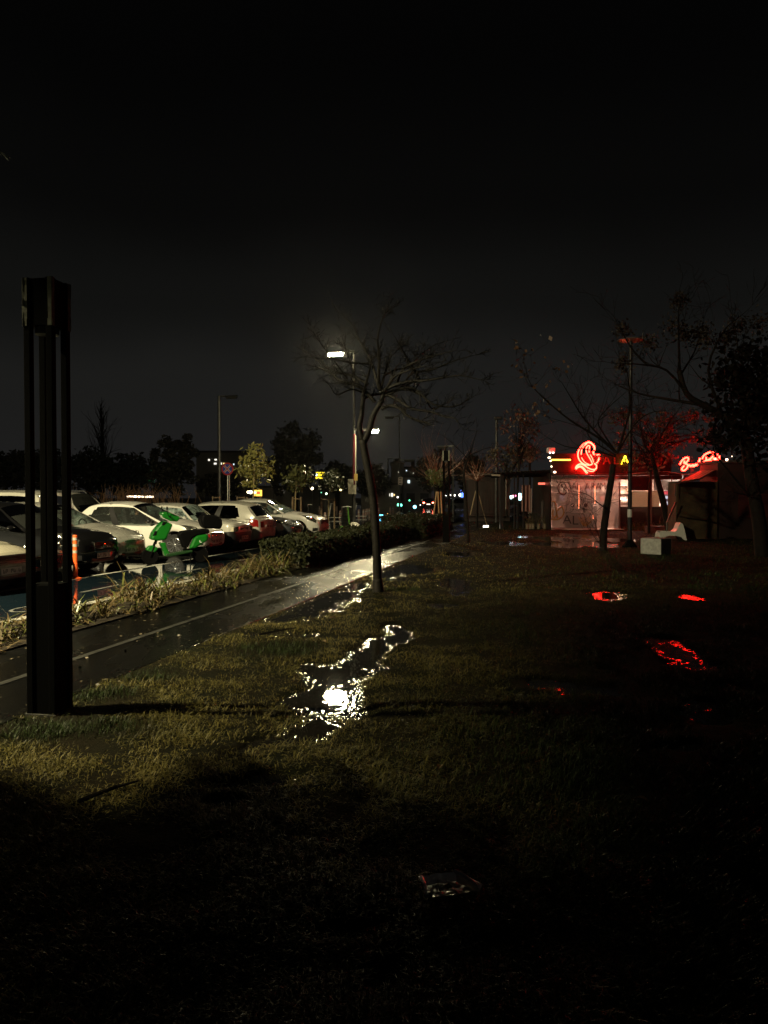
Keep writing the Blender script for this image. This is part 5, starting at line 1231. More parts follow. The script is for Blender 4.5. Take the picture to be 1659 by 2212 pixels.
def straps(label, o, n, rad, ln, seed, name='dry_plant'):
    rnd = random.Random(seed); T = thing(name, label, 'plant', o, 0, 'dried strap leaved plants along the lane'); q = []; mi = []
    for k in range(n):
        a = rnd.uniform(0, 6.28); rr = rad * math.sqrt(rnd.random()); b0 = Vector((rr * math.cos(a), rr * math.sin(a) * 1.7, -.02)); az = rnd.uniform(0, 6.28); d = Vector((math.cos(az), math.sin(az), 0)); s_ = Vector((-d.y, d.x, 0)) * rnd.uniform(.007, .016)
        l = ln * rnd.uniform(.5, 1.25); up = rnd.uniform(.35, 1.35); p0 = b0; g = rnd.random() < .3; el = up
        for j in range(3):
            p1 = p0 + (d * math.cos(el) + Vector((0, 0, math.sin(el)))) * l / 3; el -= rnd.uniform(.15, 1.15)
            if p1.z < .01: p1.z = .01 + .03 * rnd.random()
            w0, w1 = (1, .95, .7, .1)[j], (1, .95, .7, .1)[j + 1]
            q.append([p0 - s_ * w0, p0 + s_ * w0, p1 + s_ * w1, p1 - s_ * w1]); mi.append(1 if g else 0); p0 = p1
    npmesh('strap_leaves', np.array([[list(v) for v in f] for f in q]), None, [STRAW, STRAWG], T, midx=np.array(mi))
    mb = MB(); mb.ball((0, 0, 0), (rad * .7, rad * 1.1, .07), 10); mb.build('root_mound', SOIL, T)
pl_ = [(6.6, .42, 'at the left edge beside the bollard light'), (7.8, .34, 'just behind the bollard light'), (8.9, .40, 'right of the bollard light, nearest'), (9.9, .44, 'right of the bollard light, under the orange post reflection'), (10.9, .36, 'low clump before the lane bicycle marking'), (11.9, .62, 'tall clump left of the scooter reflection'), (12.8, .30, 'flattened clump below the scooter reflection'), (13.6, .34, 'flattened clump in the middle of the bed'), (14.4, .5, 'spiky clump with a tall shoot'), (15.2, .42, 'bushy clump, second before the hedge'), (15.9, .62, 'tall bushy clump, third from the hedge'), (16.6, .6, 'bushy clump, second from the hedge'), (17.3, .5, 'clump touching the near end of the hedge')]
for k, (Y, ln, lab) in enumerate(pl_):
    straps('dry brown strap leaved plant ' + lab, rowpt(-6.25 + .18 * math.sin(k * 2.1), Y, .02), 210 + (60 if ln > .5 else 0), .42, ln, 60 + k)
# palms beside the bollard, mostly left of the frame
PALM = mat('palm_leaf', (.045, .06, .02), .35, var=.4, scale=4)
def make_palm(label, po, seed, n=38, ht=2.2, low=0):
    T = thing('palm', label, 'palm', po); rnd = random.Random(seed)
    mb = MB(); mb.lathe([(.13, 0), (.09, .3), (.075, ht * .5), (.08, ht * .9), (.07, ht + .15)], n=10); mb.build('trunk', BARKD, T, smooth=True)
    for k in range(n):
        az = k * 2.4 + rnd.uniform(-.2, .2); el = rnd.uniform(.2, 1.4); d = Vector((math.cos(az), math.sin(az), 0)); p0 = Vector((0, 0, ht)); l = rnd.uniform(1.35, 1.8); pts = [p0]
        if k < low: az = .30 - .12 * k; el = .75 - .28 * k; l = 2.75 - .08 * k; d = Vector((math.cos(az), math.sin(az), 0))
        e = el
        for j in range(9): p0 = p0 + (d * math.cos(e) + Vector((0, 0, math.sin(e)))) * l / 9; e -= .16; pts.append(p0)
        mb = MB(); mb.tube(pts, [.018 - .0016 * j for j in range(10)], 4)
        fr = mb.build('frond_rib', PALM, T); lq = []
        s_ = Vector((-d.y, d.x, 0))
        for j in range(6, 54):
            t = j / 54 * 9; i = min(8, int(t)); c = pts[i].lerp(pts[i + 1], t - i); tg = (pts[i + 1] - pts[i]).normalized(); ll = .34 * math.sin(math.pi * min(1, j / 54 * .85 + .15)) + .05
            for sd in (1, -1):
                dv = (s_ * sd * .8 + tg * .55 + Vector((0, 0, -.3 + rnd.gauss(0, .12)))).normalized(); tip = c + dv * ll; w_ = tg * .015
                lq.append([list(c - w_), list(c + w_), list(c.lerp(tip, .6) + w_ * .9), list(tip)])
        npmesh('leaflets', np.array(lq), None, PALM, fr)
    return T
make_palm('palm with dark arching fronds reaching in at the left edge', Vector((-4.5, 3.62, -.02)), 17, 48, 3.25, 4)

# ------------------------------------------------------------------ the kiosk with the neon sign
KY = 37.0; KS = KY / F0
kx = lambda x: (x - CX) * KS
kz = lambda y: CAMH + (HOR - y) * KS
XL, XR = kx(1191), kx(1478)
KC = (XL + XR) / 2
K_ = thing('kiosk', 'glazed kiosk with dark fascia, printed banner and pinkish lit interior under the neon sign', 'kiosk', (KC, KY, -.03))
def kb(name, x0, x1, z0, z1, y0, y1, m, par=None, bevel=0): return MB().box((((x0 + x1) / 2 - KC), (y0 + y1) / 2, (z0 + z1) / 2), (x1 - x0, y1 - y0, z1 - z0)).build(name, m, par or K_, bevel=bevel)
FAS = mat('dark_fascia', (.014, .010, .009), .4, spec=.3, var=.2); KWALL = mat('kiosk_wall', (.5, .38, .32), .7); FRAME = mat('kiosk_frame', (.10, .08, .07), .4); SILL = mat('white_sill', (.6, .58, .55), .5)
kb('floor', XL, XR, 0, .06, .0, 4.2, KWALL); kb('back_wall', XL, XR, .06, 2.66, 4.2, 4.3, KWALL); kb('side_wall', XL - .06, XL, 0, 2.66, .0, 4.3, FAS); kb('side_wall', XR, XR + .06, 0, 2.66, .0, 4.3, FAS)
kb('roof', XL - .1, XR + .1, 2.66, 2.76, -.12, 4.4, FAS); kb('fascia', XL, XR - .6, 2.77, 3.72, .05, .35, FAS, bevel=.02); kb('fascia_trim', XL, XR, 2.70, 2.75, -.16, -.121, mat('red_trim', (.07, .02, .016), .45))
kb('sill', XL, kx(1412), 0, .09, -.1, -.01, SILL, bevel=.01)
FILM = glass('banner_film', (.50, .45, .43), haze=.46, hazecol=(.40, .36, .34), rough=.3)
kb('banner_window', XL + .02, kx(1337), .10, 2.63, .0, .01, FILM)
kb('window', kx(1340), kx(1476), .10, 2.63, .02, .03, glass('kiosk_glass', (.8, .8, .8), refl=.0))
for x in (1338.5, 1362, 1406.8, 1450.5, 1477): kb('mullion', kx(x) - .03, kx(x) + .03, .09, 2.64, -.02, .05, FRAME)
kb('dark_panel', kx(1364), kx(1405), kz(1058), 2.62, .06, .09, BPLAST); kb('paper_sheet', kx(1364), kx(1426), kz(1093), kz(1059), .10, .11, glass('lit_paper', (.2, .15, .12), haze=.92, hazecol=(.9, .76, .6), refl=-.1))
kb('counter', kx(1340), kx(1450), .06, kz(1094), .35, .95, mat('dark_counter', (.03, .02, .015), .5))
cnt = [o for o in K_.children if o.name.startswith('counter')][0]
kb('counter_top', kx(1340), kx(1450), kz(1094) + .001, kz(1092), .3, 1.0, KWALL, cnt)
kb('lamp_hiding_board', XL + .05, XR - .05, 2.46, 2.655, .14, .18, FRAME)  # board added to hide the glow of the ceiling lamps
# shelves with goods
for zz in (.9, 1.35, 1.8, 2.2): kb('shelf', XL + .8, XR - .8, zz, zz + .03, 3.85, 4.2, KWALL)
rnd = random.Random(2); GOODS = [mat('goods_%s' % n_, c_, .5) for n_, c_ in (('pale', (.7, .6, .55)), ('dark', (.08, .06, .06)), ('tan', (.45, .3, .2)), ('red', (.5, .1, .08)), ('white', (.8, .78, .75)), ('blue', (.2, .25, .45)))]
for zz in (.93, 1.38, 1.83):
    x = XL + .9
    while x < XR - 1.2:
        w_ = rnd.uniform(.12, .4); h = rnd.uniform(.12, .36)
        if rnd.random() < .8:
            bxx = MB().box((x + w_ / 2 - KC, 4.02 + KY - KY, zz + .03 + h / 2), (w_, .25, h)).build('goods_box', rnd.choice(GOODS), None, bevel=.01, loc=(KC, KY, -.03)); tag(bxx, 'box of goods on the shelves at the back of the lit kiosk', 'box', 'boxes on the kiosk shelves')
        x += w_ + rnd.uniform(.04, .3)
kb('ceiling_lamp', KC - 1.2, KC + 2.9, 2.60, 2.64, 1.5, 1.95, emit('kiosk_ceiling_lamp', (1, .70, .54), 90))
kb('ceiling_lamp', KC - 2.2, KC + 2.9, 2.60, 2.64, 3.0, 3.3, emit('kiosk_ceiling_lamp', (1, .70, .54), 90))
fr = thing('fridge', 'bright white fridge with a red top inside the kiosk right window', 'fridge', ((1447 - CX) * (KY + 1.0) / F0, KY + 1.0, .03))
MB().box((0, .3, .95), (.72, .6, 1.9)).build('cabinet', mat('fridge_white', (.8, .8, .82), .3), fr, bevel=.03); MB().box((0, -.012, 1.0), (.6, .02, 1.2)).build('lit_door', emit('fridge_light', (.75, .82, 1), 1.3), fr); MB().box((0, -.012, 1.76), (.66, .02, .14)).build('red_header', emit('fridge_header', (1, .12, .16), 1.0), fr)
for z in (.75, 1.1, 1.4): MB().box((0, -.03, z), (.58, .02, .14)).build('bottle_row', GOODS[5], fr)
for k, (x, y0, y1) in enumerate(((1250, 1049, 1099), (1284.5, 1050, 1088), (1281, 1112, 1121))):
    T = thing('orange_tube_lamp', ['tall orange light tube behind the banner, left', 'tall orange light tube behind the banner, right', 'short orange light tube low behind the banner'][k], 'lamp', (kx(x), KY + .15, kz(y1)), 0, 'orange light tubes behind the banner')
    h = kz(y0) - kz(y1); MB().tube([(0, -.2, .0), (0, -.2, h)], .022, 8).build('tube', emit('orange_tube', (1, .27, .12), 1.6), T); MB().tube([(0, -.2, -.04), (0, -.2, 0)], .028, 8).build('cap', STEEL, T)
cab = thing('display_cabinet', 'dark display cabinet with a lit shelf standing behind the kiosk banner', 'cabinet', (kx(1268), KY + .9, .03))
MB().box((0, .25, .55), (1.5, .5, 1.1)).build('body', mat('cabinet_dark', (.06, .045, .045), .5), cab, bevel=.02); MB().box((.1, .25, 1.5), (1.1, .4, .5)).build('upper_box', mat('cabinet_grey', (.14, .12, .13), .5), cab, bevel=.03)
MB().box((.25, -.02, .80), (.9, .03, .07)).build('lit_shelf', emit('cabinet_light', (1, .5, .28), 1.6), cab); MB().box((-.45, .2, 1.22), (.25, .3, .22)).build('machine', GOODS[4], cab, bevel=.02)
for k, (x, y0, y1, w_) in enumerate(((1310, 1060, 1143, .5), (1215, 1085, 1143, .6))):
    T = thing('tall_shelf', ['tall grey shelf behind the banner next to the leafless tree trunk', 'low dark shelf behind the left end of the banner'][k], 'shelf', (kx(x), KY + 1.6, .03)); h = kz(y0)
    for sx in (-1, 1): MB().box((sx * w_, .2, h / 2), (.04, .4, h)).build('side', GOODS[1], T)
    for q in range(4): MB().box((0, .2, h * (q + .6) / 4.2), (w_ * 2, .38, .03)).build('board', GOODS[2], T)
# printing on the banner
def text_mesh(name, s_, size, loc, m, parent, ext=.004, xs=1.0):
    cu = bpy.data.curves.new(name, 'FONT'); cu.body = s_; cu.size = size; cu.extrude = ext; cu.align_x = 'CENTER'; cu.resolution_u = 3
    tmp = bpy.data.objects.new('tmp_' + name, cu); COL.objects.link(tmp); bpy.context.view_layer.update()
    me = bpy.data.meshes.new_from_object(tmp.evaluated_get(bpy.context.evaluated_depsgraph_get())); bpy.data.objects.remove(tmp); bpy.data.curves.remove(cu)
    me.name = name; me.materials.clear(); me.materials.append(m)
    o = bpy.data.objects.new(name, me); COL.objects.link(o); o.parent = parent; o.location = loc; o.rotation_euler = (math.pi / 2, 0, 0); o.scale = (xs, 1, 1); return o
PRINT = mat('banner_ink', (.05, .025, .02), .6); PRINTD = mat('banner_black', (.015, .01, .01), .6); PRINTY = mat('banner_ochre', (.25, .14, .03), .6)
ban = [o for o in K_.children if o.name.startswith('banner_window')][0]
c3 = lambda x, y: Vector((kx((2170 + .1507 * x) / 1.823) - KC, -.006, kz((1870 + .1507 * y) / 1.823) + .03))
for ch, x in zip('ALARAMA', (600, 715, 940, 1100, 1230, 1350, 1480)): text_mesh('printed_letter', ch, .48, c3(x, 382), PRINT, ban, .002, .8)
def stroke(name, pts, r_, conv, m, par, flat=True, k=4, dy=0.0, n=6):
    mb = MB(); q = smooth_pts([conv(*p) + Vector((0, dy, 0)) for p in pts], k)
    mb.tube(q, r_, n); return mb.build(name, m, par)
S_MINI = [[(440, 450), (455, 380), (400, 330), (375, 260), (330, 200), (270, 190), (200, 250), (175, 330), (195, 410), (240, 480), (320, 500), (385, 480), (395, 420), (340, 370), (300, 330), (270, 260), (290, 240), (300, 320)], [(150, 490), (210, 475), (270, 510), (340, 525), (400, 470)]]
for s_ in S_MINI: stroke('printed_logo', s_, .022, c3, PRINT, ban)
text_mesh('printed_letter', 'A', .60, c3(420, 1275), PRINTD, ban, .002, 1.1); text_mesh('printed_letter', 'L', .62, c3(630, 1300), PRINTD, ban, .002, 1.1)
for x in (560, 730, 905):
    mb = MB(); mb.lathe([(.088, 0), (.088, .004)], c3(x, 795) + Vector((0, -.0, 0)), 18, axis='Y'); bd = mb.build('printed_badge', PRINTD, ban)
    if x == 560: mb = MB(); mb.ball(c3(550, 800), (.035, .006, .03), 8); mb.ball(c3(575, 778), (.02, .006, .018), 8); mb.build('bird_mark', SILL, bd)
    elif x == 905: ring_ = [c3(905, 795) + Vector((.05 * math.cos(a), -.003, .05 * math.sin(a))) for a in [k * math.pi / 6 for k in range(13)]]; MB().tube(ring_, .006, 4).build('ring_mark', PRINT, bd)
    else: MB().tube([c3(735, 830) + Vector((0, -.004, 0)), c3(735, 775) + Vector((0, -.004, 0)), c3(750, 762) + Vector((0, -.004, 0))], .010, 4).build('letter_mark', SILL, bd)
for s_ in ([(20, 700), (100, 710), (130, 850), (150, 1000), (180, 1130)], [(10, 1160), (150, 1170), (290, 1090), (335, 960), (290, 840), (220, 870), (180, 940)], [(60, 900), (40, 1050), (90, 1130), (150, 1040)]): stroke('printed_scroll', s_, .035, c3, PRINTY, ban)
for k in range(9): stroke('printed_wheat', [(850 + 8 * k, 1340), (760 + 35 * k, 1200 + 5 * k), (720 + 50 * k, 1080 + 8 * abs(k - 4))], .016, c3, PRINTY, ban, k=2)
# dry plants inside / in front of the right half
for k, (x, y) in enumerate(((1352, 1120), (1372, 1122), (1390, 1124), (1420, 1126))):
    straps('dark dried plant against the kiosk glass, %s' % ['left of the post', 'just right of the post', 'second right of the post', 'before the right mullion'][k], Vector((kx(x), KY - .35, -.02)), 70, .2, .75, 200 + k, 'dried_plant')
# fascia letters
SG = thing('sign_letters', 'row of channel letters on the kiosk fascia with one letter A lit yellow', 'sign', (KC, KY - .02, -.03))
fx = lambda X: kx(X / 1.823) - KC
LDIM = mat('unlit_letter', (.16, .05, .03), .4)
for ch, X in zip('ALARAMA', (2387, 2423, 2459, 2506, 2545, 2588, 2634)):
    lit = X == 2459
    text_mesh('letter', ch, .60, (fx(X), -.05, kz(1003) + .03), emit('lit_yellow_letter', (1, .62, .02), 9) if lit else LDIM, SG, .03, .95)
T = thing('yellow_bar_light', 'yellow light bar on the fascia left of the neon sign', 'lamp', (kx(1211), KY - .03, kz(993.6) - .03)); MB().box((0, -.03, .03), (kx(1232) - kx(1191), .05, .07)).build('tube', emit('yellow_bar', (1, .55, .06), 4), T); MB().box((0, .02, .03), (.95, .04, .12)).build('holder', FAS, T)
T = thing('roof_box', 'small pinkish box with two lamps on the left end of the kiosk roof', 'box', (kx(1192.5), KY + .3, 3.69)); MB().box((0, 0, .16), (.38, .3, .28)).build('case', mat('pale_case', (.75, .6, .58), .5), T, bevel=.06)
for q in (-.08, .08): MB().ball((q, -.17, .03), .035, 8).build('bulb', emit('small_white_bulb', (1, .8, .7), 8), T)
for k, (x, y) in enumerate(((1185, 989), (1188, 996), (1190, 1008), (1197, 1020))):
    T = thing('bulb', ['brighter bulb at the left end of the fascia', 'small bulb under the brighter one on the fascia end', 'lone lower bulb on the fascia end', 'white label light under the fascia end'][k], 'bulb', (kx(x), KY - .05, kz(y)), 0, 'bulbs at the left end of the fascia'); MB().ball((0, -.05, 0), (.07, .05, .05) if k in (0, 3) else .04, 8).build('glass', emit('fascia_bulb', (1, .75, .5), 5), T); MB().box((0, 0.02, 0), (.03, .1, .03)).build('holder', FAS, T)
# neon logo
NEON = emit('red_neon', (1, .0082, .0044), 112.0)
NL = thing('neon_sign', 'big red neon logo shaped like a curling letter S on the kiosk roof edge', 'neon sign', (KC, KY - .25, -.03))
c2 = lambda x, y: Vector((kx((2230 + .1025 * x) / 1.823) - KC, 0, kz((1710 + .1025 * y) / 1.823) + .03))
for pts, r_ in (([(760, 325), (600, 395), (480, 520), (400, 680), (385, 830), (420, 970), (500, 1080), (620, 1160), (760, 1195), (880, 1185), (950, 1135)], .030), ([(735, 375), (600, 480), (535, 600), (510, 720), (510, 800)], .026), ([(520, 905), (600, 1040), (700, 1125), (800, 1160)], .020),
                ([(760, 325), (860, 345), (955, 420), (1010, 520), (1005, 620), (970, 700), (985, 770), (1040, 810)], .042), ([(1100, 820), (1180, 810), (1205, 880), (1180, 970), (1130, 1060), (1090, 1120)], .040), ([(810, 720), (812, 600), (830, 490), (790, 450), (725, 500), (695, 590), (705, 690), (745, 790), (810, 900), (880, 1020), (920, 1120)], .026),
                ([(850, 790), (900, 880), (950, 980), (975, 1090)], .022), ([(1010, 1135), (1085, 1200), (1095, 1290), (1040, 1355), (930, 1365), (820, 1330), (720, 1270), (620, 1205), (500, 1155), (400, 1180), (320, 1250), (295, 1335)], .034),
                ([(300, 1340), (380, 1270), (480, 1250), (580, 1310), (680, 1430), (745, 1510)], .055), ([(740, 1385), (840, 1430), (960, 1435), (1050, 1370), (1110, 1280)], .022)):
    stroke('neon_tube', pts, r_, c2, NEON, NL, dy=-.02)
mb = MB()
for x, y in ((520, 1160), (960, 1180), (480, 820), (1000, 640), (800, 1000)): q = c2(x, y); mb.tube([q, q + Vector((0, .3, 0))], .012, 5)
mb.build('bracket', DARKSTEEL, NL)
# pergola / slatted hut to the left of the kiosk
CLAD = mat('slatted_cladding', (.032, .018, .015), .6, var=.4, scale=3)
hx0, hx1 = (1012 - CX) * 50 / F0, (1102 - CX) * 50 / F0
H_ = thing('slatted_hut', 'dark hut with vertical boards left of the kiosk', 'hut', ((hx0 + hx1) / 2, 50, -.03)); hw = hx1 - hx0
mb = MB(); n = 30
for k in range(n): mb.box((-hw / 2 + (k + .5) * hw / n, 0, 1.72), (hw / n * .8, .05, 2.4))
mb.build('board_cladding', CLAD, H_); MB().box((0, 1.6, 1.5), (hw, 3, 3.0)).build('wall', mat('hut_wall', (.03, .02, .018), .8), H_); MB().box((0, 1.4, 3.08), (hw + .5, 3.8, .12)).build('roof', ROOFD, H_); MB().box((0, 0, .42), (hw + .1, .2, .1)).build('base_rail', CLAD, H_)
P_ = thing('pergola', 'dark timber pergola joining the kiosk, with thick black posts', 'pergola', ((1130 - CX) * 38 / F0, 38, -.03)); s38 = 38 / F0
px_ = lambda x: (x - 1130) * s38
mb = MB(); a, b_ = Vector((px_(1066), 0, 2.72)), Vector((px_(1190), -.3, 2.86)); mb.tube([a, b_], .09, 4); mb.build('beam', FAS, P_); MB().tube([Vector((px_(1066), 1.2, 2.66)), Vector((px_(1190), 1.0, 2.72))], .08, 4).build('beam', FAS, P_)
MB().box((px_(1070), -.11, 2.69), (.42, .03, .09)).build('light_strip', mat('pale_strip', (.6, .52, .42), .5), P_)
for x, w_, y in ((1083.5, .17, 0), (1111, .06, .0), (1118, .07, .0), (1129, .06, -.2), (1186, .1, .4)): MB().box((px_(x), y, 1.36), (w_, w_, 2.72)).build('post', BPLAST, P_)
mb = MB()
for k in range(12): mb.box((px_(1072 + k * 10.2), .6, 2.80 + .01 * k), (.05, 1.8, .1))
mb.build('rafters', FAS, P_); MB().tube([(px_(1100.5), .9, 1.0), (px_(1100.5), .9, 2.7)], .05, 6).build('pale_post', mat('pale_pipe', (.4, .38, .34), .5), P_)
MB().box((px_(1148), 1.5, 1.55), (.42, .05, 1.35)).build('hanging_panel', mat('pink_curtain', (.62, .32, .28), .7), P_); MB().box((px_(1158), 1.6, 1.4), (.2, .05, 1.3)).build('hanging_panel', mat('pale_curtain', (.5, .38, .36), .7), P_)
MB().box((px_(1177), .2, 2.28), (.58, .04, .1)).build('red_lamp', emit('red_strip_lamp', (1, .16, .10), 1.6), P_)
LOG = mat('planter_wood', (.28, .22, .15), .6, var=.4)
for k, x in enumerate((1138, 1145, 1150.5, 1163, 1176)):
    T = thing('planter', 'pale upright planter in front of the pergola, ' + ['leftmost', 'second from left', 'third from left', 'under the garden chair', 'next to the banner'][k], 'planter', ((x - CX) * s38, 37.9, -.03), 0, 'planters in front of the pergola'); mb = MB(); mb.lathe([(.07, 0), (.085, .28), (.09, .30), (.075, .30), (.07, .24)], n=8); mb.build('pot', LOG, T)
    mb = MB(); rr = random.Random(k)
    for q in range(14): mb.tube([(0, 0, .25), (rr.gauss(0, .08), rr.gauss(0, .08), .45), (rr.gauss(0, .2), rr.gauss(0, .2), .55 + rr.random() * .3)], [.006, .005, .002], 3, cap=False)
    mb.build('stems', mat('dry_stem', (.12, .09, .04), .6), T)
T = thing('garden_chair', 'dark round backed garden chair with bright front feet under the pergola', 'chair', ((1159 - CX) * s38, 38.3, -.03), .2)
mb = MB(); mb.lathe([(.24, .44), (.25, .47), (.05, .48)], n=16); mb.build('seat', BPLAST, T)
mb = MB(); mb.tube([(-.26, -.2, .62), (-.29, .1, .66), (-.2, .27, .8), (0, .31, .84), (.2, .27, .8), (.29, .1, .66), (.26, -.2, .62)], .016, 6); mb.build('back_frame', mat('chair_tube', (.06, .06, .055), .3), T)
mb = MB()
for k in range(7): mb.box((-.18 + .06 * k, .28, .64), (.035, .015, .34))
mb.build('backrest', BPLAST, T)
for sx in (-1, 1):
    MB().tube([(sx * .26, -.2, .62), (sx * .24, -.22, 0)], .016, 6).build('leg', CHROME, T); MB().tube([(sx * .2, .2, .47), (sx * .23, .26, 0)], .016, 6).build('leg', BPLAST, T)

# ------------------------------------------------------------------ hut on the right with the striped awning and script neon
B_ = thing('awning_hut', 'dark red hut at the right edge with a rough brown pillar', 'hut', (at(1508, 1073, 28.9).x, 28.9, -.03)); o = Vector(B_.location)
def rel(x, y, Y): return at(x, y, Y) - o
xa, xb = rel(1461, 1073, 28.9).x, rel(1551, 1073, 28.9).x
mb = MB(); mb.box(((xa + xb) / 2, .45, 1.1), (xb - xa, .9, 2.2)); pil = mb.build('pillar', mat('rough_render', (.06, .038, .016), .8, var=.6, scale=2.5, bump=1.0, bscale=14), B_, bevel=.03)
MB().box((xb + 2.9, .9, 1.45), (5.76, 1.6, 2.9)).build('wall', mat('maroon_wall', (.022, .007, .005), .7, var=.4, scale=1.2), B_); MB().box((xb + 1.6, .06, 1.3), (1.6, .06, .9)).build('shutter', mat('dark_red_shutter', (.05, .006, .005), .6), B_); MB().box((xb + 2.9, .9, 2.96), (5.9, 1.8, .1)).build('roof_edge', ROOFD, B_)
A, D, C, Bq = rel(1459, 1043.4, 28.6), rel(1512, 1035, 27.9), rel(1572, 1000, 30.4), rel(1522, 1012, 31.2)
A_ = thing('awning', 'striped red and pale awning lit red by the script neon', 'awning', o); 
mbs = [MB(), MB()]; n = 9
for k in range(n):
    f0, f1 = k / n, (k + 1) / n; p0, p1, p2, p3 = A.lerp(D, f0), A.lerp(D, f1), Bq.lerp(C, f1), Bq.lerp(C, f0); dz = Vector((0, 0, -.03))
    mbs[k % 2].add([p0, p1, p2, p3, p0 + dz, p1 + dz, p2 + dz, p3 + dz], [(0, 1, 2, 3), (4, 7, 6, 5), (0, 4, 5, 1), (2, 6, 7, 3)])
mbs[0].build('red_stripes', mat('awning_red', (.42, .05, .035), .6), A_); mbs[1].build('pale_stripes', mat('awning_pale', (.62, .42, .34), .6), A_)
mb = MB(); mb.tube([A, D], .025, 5); mb.tube([D, C], .02, 5); mb.tube([A, Bq], .02, 5); mb.tube([A, A + Vector((0, 0, -.5))], .02, 5); mb.build('frame', DARKSTEEL, A_)
SY = 31.6; SS = SY / F0
so_ = at(1512, 1000, SY); SN = thing('neon_sign', 'red neon script on the hut roof, slanting up to the right', 'neon sign', so_)
c1 = lambda x, y: at((2640 + .1567 * x) / 1.823, (1740 + .1567 * y) / 1.823, SY) - so_
NEON2 = emit('red_neon_script', (1, .0105, .0055), 75.0)
for pts in ([(240, 570), (285, 480), (360, 412), (430, 395), (455, 430), (430, 485), (365, 545), (420, 560), (435, 615), (400, 680), (330, 722), (285, 690), (310, 640), (350, 600)], [(355, 470), (340, 550)],
            [(430, 610), (485, 580), (505, 620), (555, 580), (590, 590), (560, 615), (620, 600), (630, 560), (650, 590), (690, 550), (722, 480), (745, 412)], [(745, 412), (728, 490), (700, 560)],
            [(800, 430), (840, 345), (930, 285), (1030, 255), (1085, 290), (1060, 370), (990, 432), (900, 468), (835, 505)], [(900, 370), (897, 480), (880, 580)], [(900, 468), (965, 470), (1040, 458)],
            [(1075, 445), (1095, 405), (1112, 450), (1150, 400), (1162, 450), (1195, 395), (1205, 440)], [(1235, 350), (1220, 440), (1200, 490)], [(1180, 325), (1190, 320)], [(1225, 285), (1236, 275)]):
    stroke('neon_tube', pts, .033, c1, NEON2, SN)
mb = MB()
for x, y in ((300, 700), (560, 600), (880, 540), (1150, 450)): q = c1(x, y); mb.tube([q, q + Vector((0, .15, 0)), q + Vector((0, .2, -.5))], .014, 5)
mb.build('bracket', DARKSTEEL, SN)
# string of bulbs
wire = [at(1532, 1010, 30), at(1560, 995, 29), at(1578, 988, 28.5), at(1600, 985, 27.8), at(1626, 988, 27)]
T = thing('string_light', 'wire of small bulbs running right from the script neon', 'string light', wire[0]); q = smooth_pts([w_ - wire[0] for w_ in wire]); MB().tube(q, .01, 4).build('wire', BPLAST, T)
for x, y, r_ in ((1570, 993, .05), (1581, 986, .02), (1567, 975, .02), (1626, 989, .035), (1545, 992, .02)): p_ = at(x, y, 28.6) - wire[0]; MB().ball(p_, r_, 8).build('bulb', emit('string_bulb', (1, .6, .4), 7), T)
T = thing('hanging_cable', 'pale cable sagging along the kiosk fascia behind the leaning tree', 'cable', at(1365, 1022, 36.4)); o2 = Vector(T.location); MB().tube(smooth_pts([at(1365, 1024, 36.4) - o2, at(1385, 1021.5, 36.4) - o2, at(1440, 1019, 36.4) - o2, at(1480, 1025, 35) - o2, at(1510, 1020, 33) - o2]), .014, 4).build('cable', mat('pale_cable', (.5, .4, .36), .5), T)
T = thing('folded_board', 'narrow board leaning against the brown pillar behind the white chair', 'board', at(1454, 1120, 28.4) * Vector((1, 1, 0))); o2 = Vector(T.location); mb = MB(); p0, p1 = at(1440, 1128, 28.4) - o2, at(1459, 1085, 28.4) - o2
mb.add([p0, p0 + Vector((.1, .1, 0)), p1 + Vector((.1, .1, 0)), p1, p0 + Vector((0, .06, 0)), p0 + Vector((.1, .16, 0)), p1 + Vector((.1, .16, 0)), p1 + Vector((0, .06, 0))], [(0, 1, 2, 3), (4, 7, 6, 5), (0, 4, 5, 1), (1, 5, 6, 2), (2, 6, 7, 3), (3, 7, 4, 0)]); mb.build('panel', mat('pink_board', (.22, .10, .09), .5), T); MB().tube([p0, p0 * Vector((1, 1, 0))], .02, 5).build('prop', STEEL, T)

# ------------------------------------------------------------------ garden furniture and litter on the lawn
cc = gd(1449, 1166); cc.z = -.01; s_ = .19 * cc.y / F0
T = thing('lounge_chair', 'low white moulded plastic lounge chair seen from the side', 'chair', cc, -.1)
WP = mat('white_plastic', (.62, .61, .58), .45); cz = lambda p: ((p[0] - 560) * s_, (1366 - p[1]) * s_)
prof = [cz(p) for p in [(400, 1362), (412, 1290), (430, 1262), (580, 1268), (612, 1235), (632, 1180), (648, 1165), (668, 1178), (690, 1260), (714, 1372), (688, 1368), (650, 1328), (605, 1314), (520, 1314), (480, 1325), (452, 1362)]]
for y in (-.29, .29): MB().prism(prof, y - .022, y + .022).build('side_panel', WP, T, bevel=.012)
top = [cz(p) for p in [(424, 1262), (500, 1274), (578, 1270), (612, 1235), (632, 1180), (648, 1165)]]
mb = MB(); vs = []
for (x, z) in top: vs += [(x, -.27, z), (x, .27, z), (x + .02, -.27, z - .03), (x + .02, .27, z - .03)]
mb.add(vs, [f for i in range(len(top) - 1) for f in ((4 * i, 4 * i + 1, 4 * i + 5, 4 * i + 4), (4 * i + 2, 4 * i + 6, 4 * i + 7, 4 * i + 3))]); mb.build('seat_shell', WP, T, bevel=0)
MB().box((cz((415, 1310))[0], 0, cz((415, 1310))[1] + .02), (.03, .54, .15)).build('front_panel', WP, T, bevel=.01)
cb = gd(1428, 1199); cb.z = -.01
T = thing('concrete_block', 'square concrete seat block on the dark grass, its left face lit', 'block', cb + Vector((0, .42, 0)), R(45))
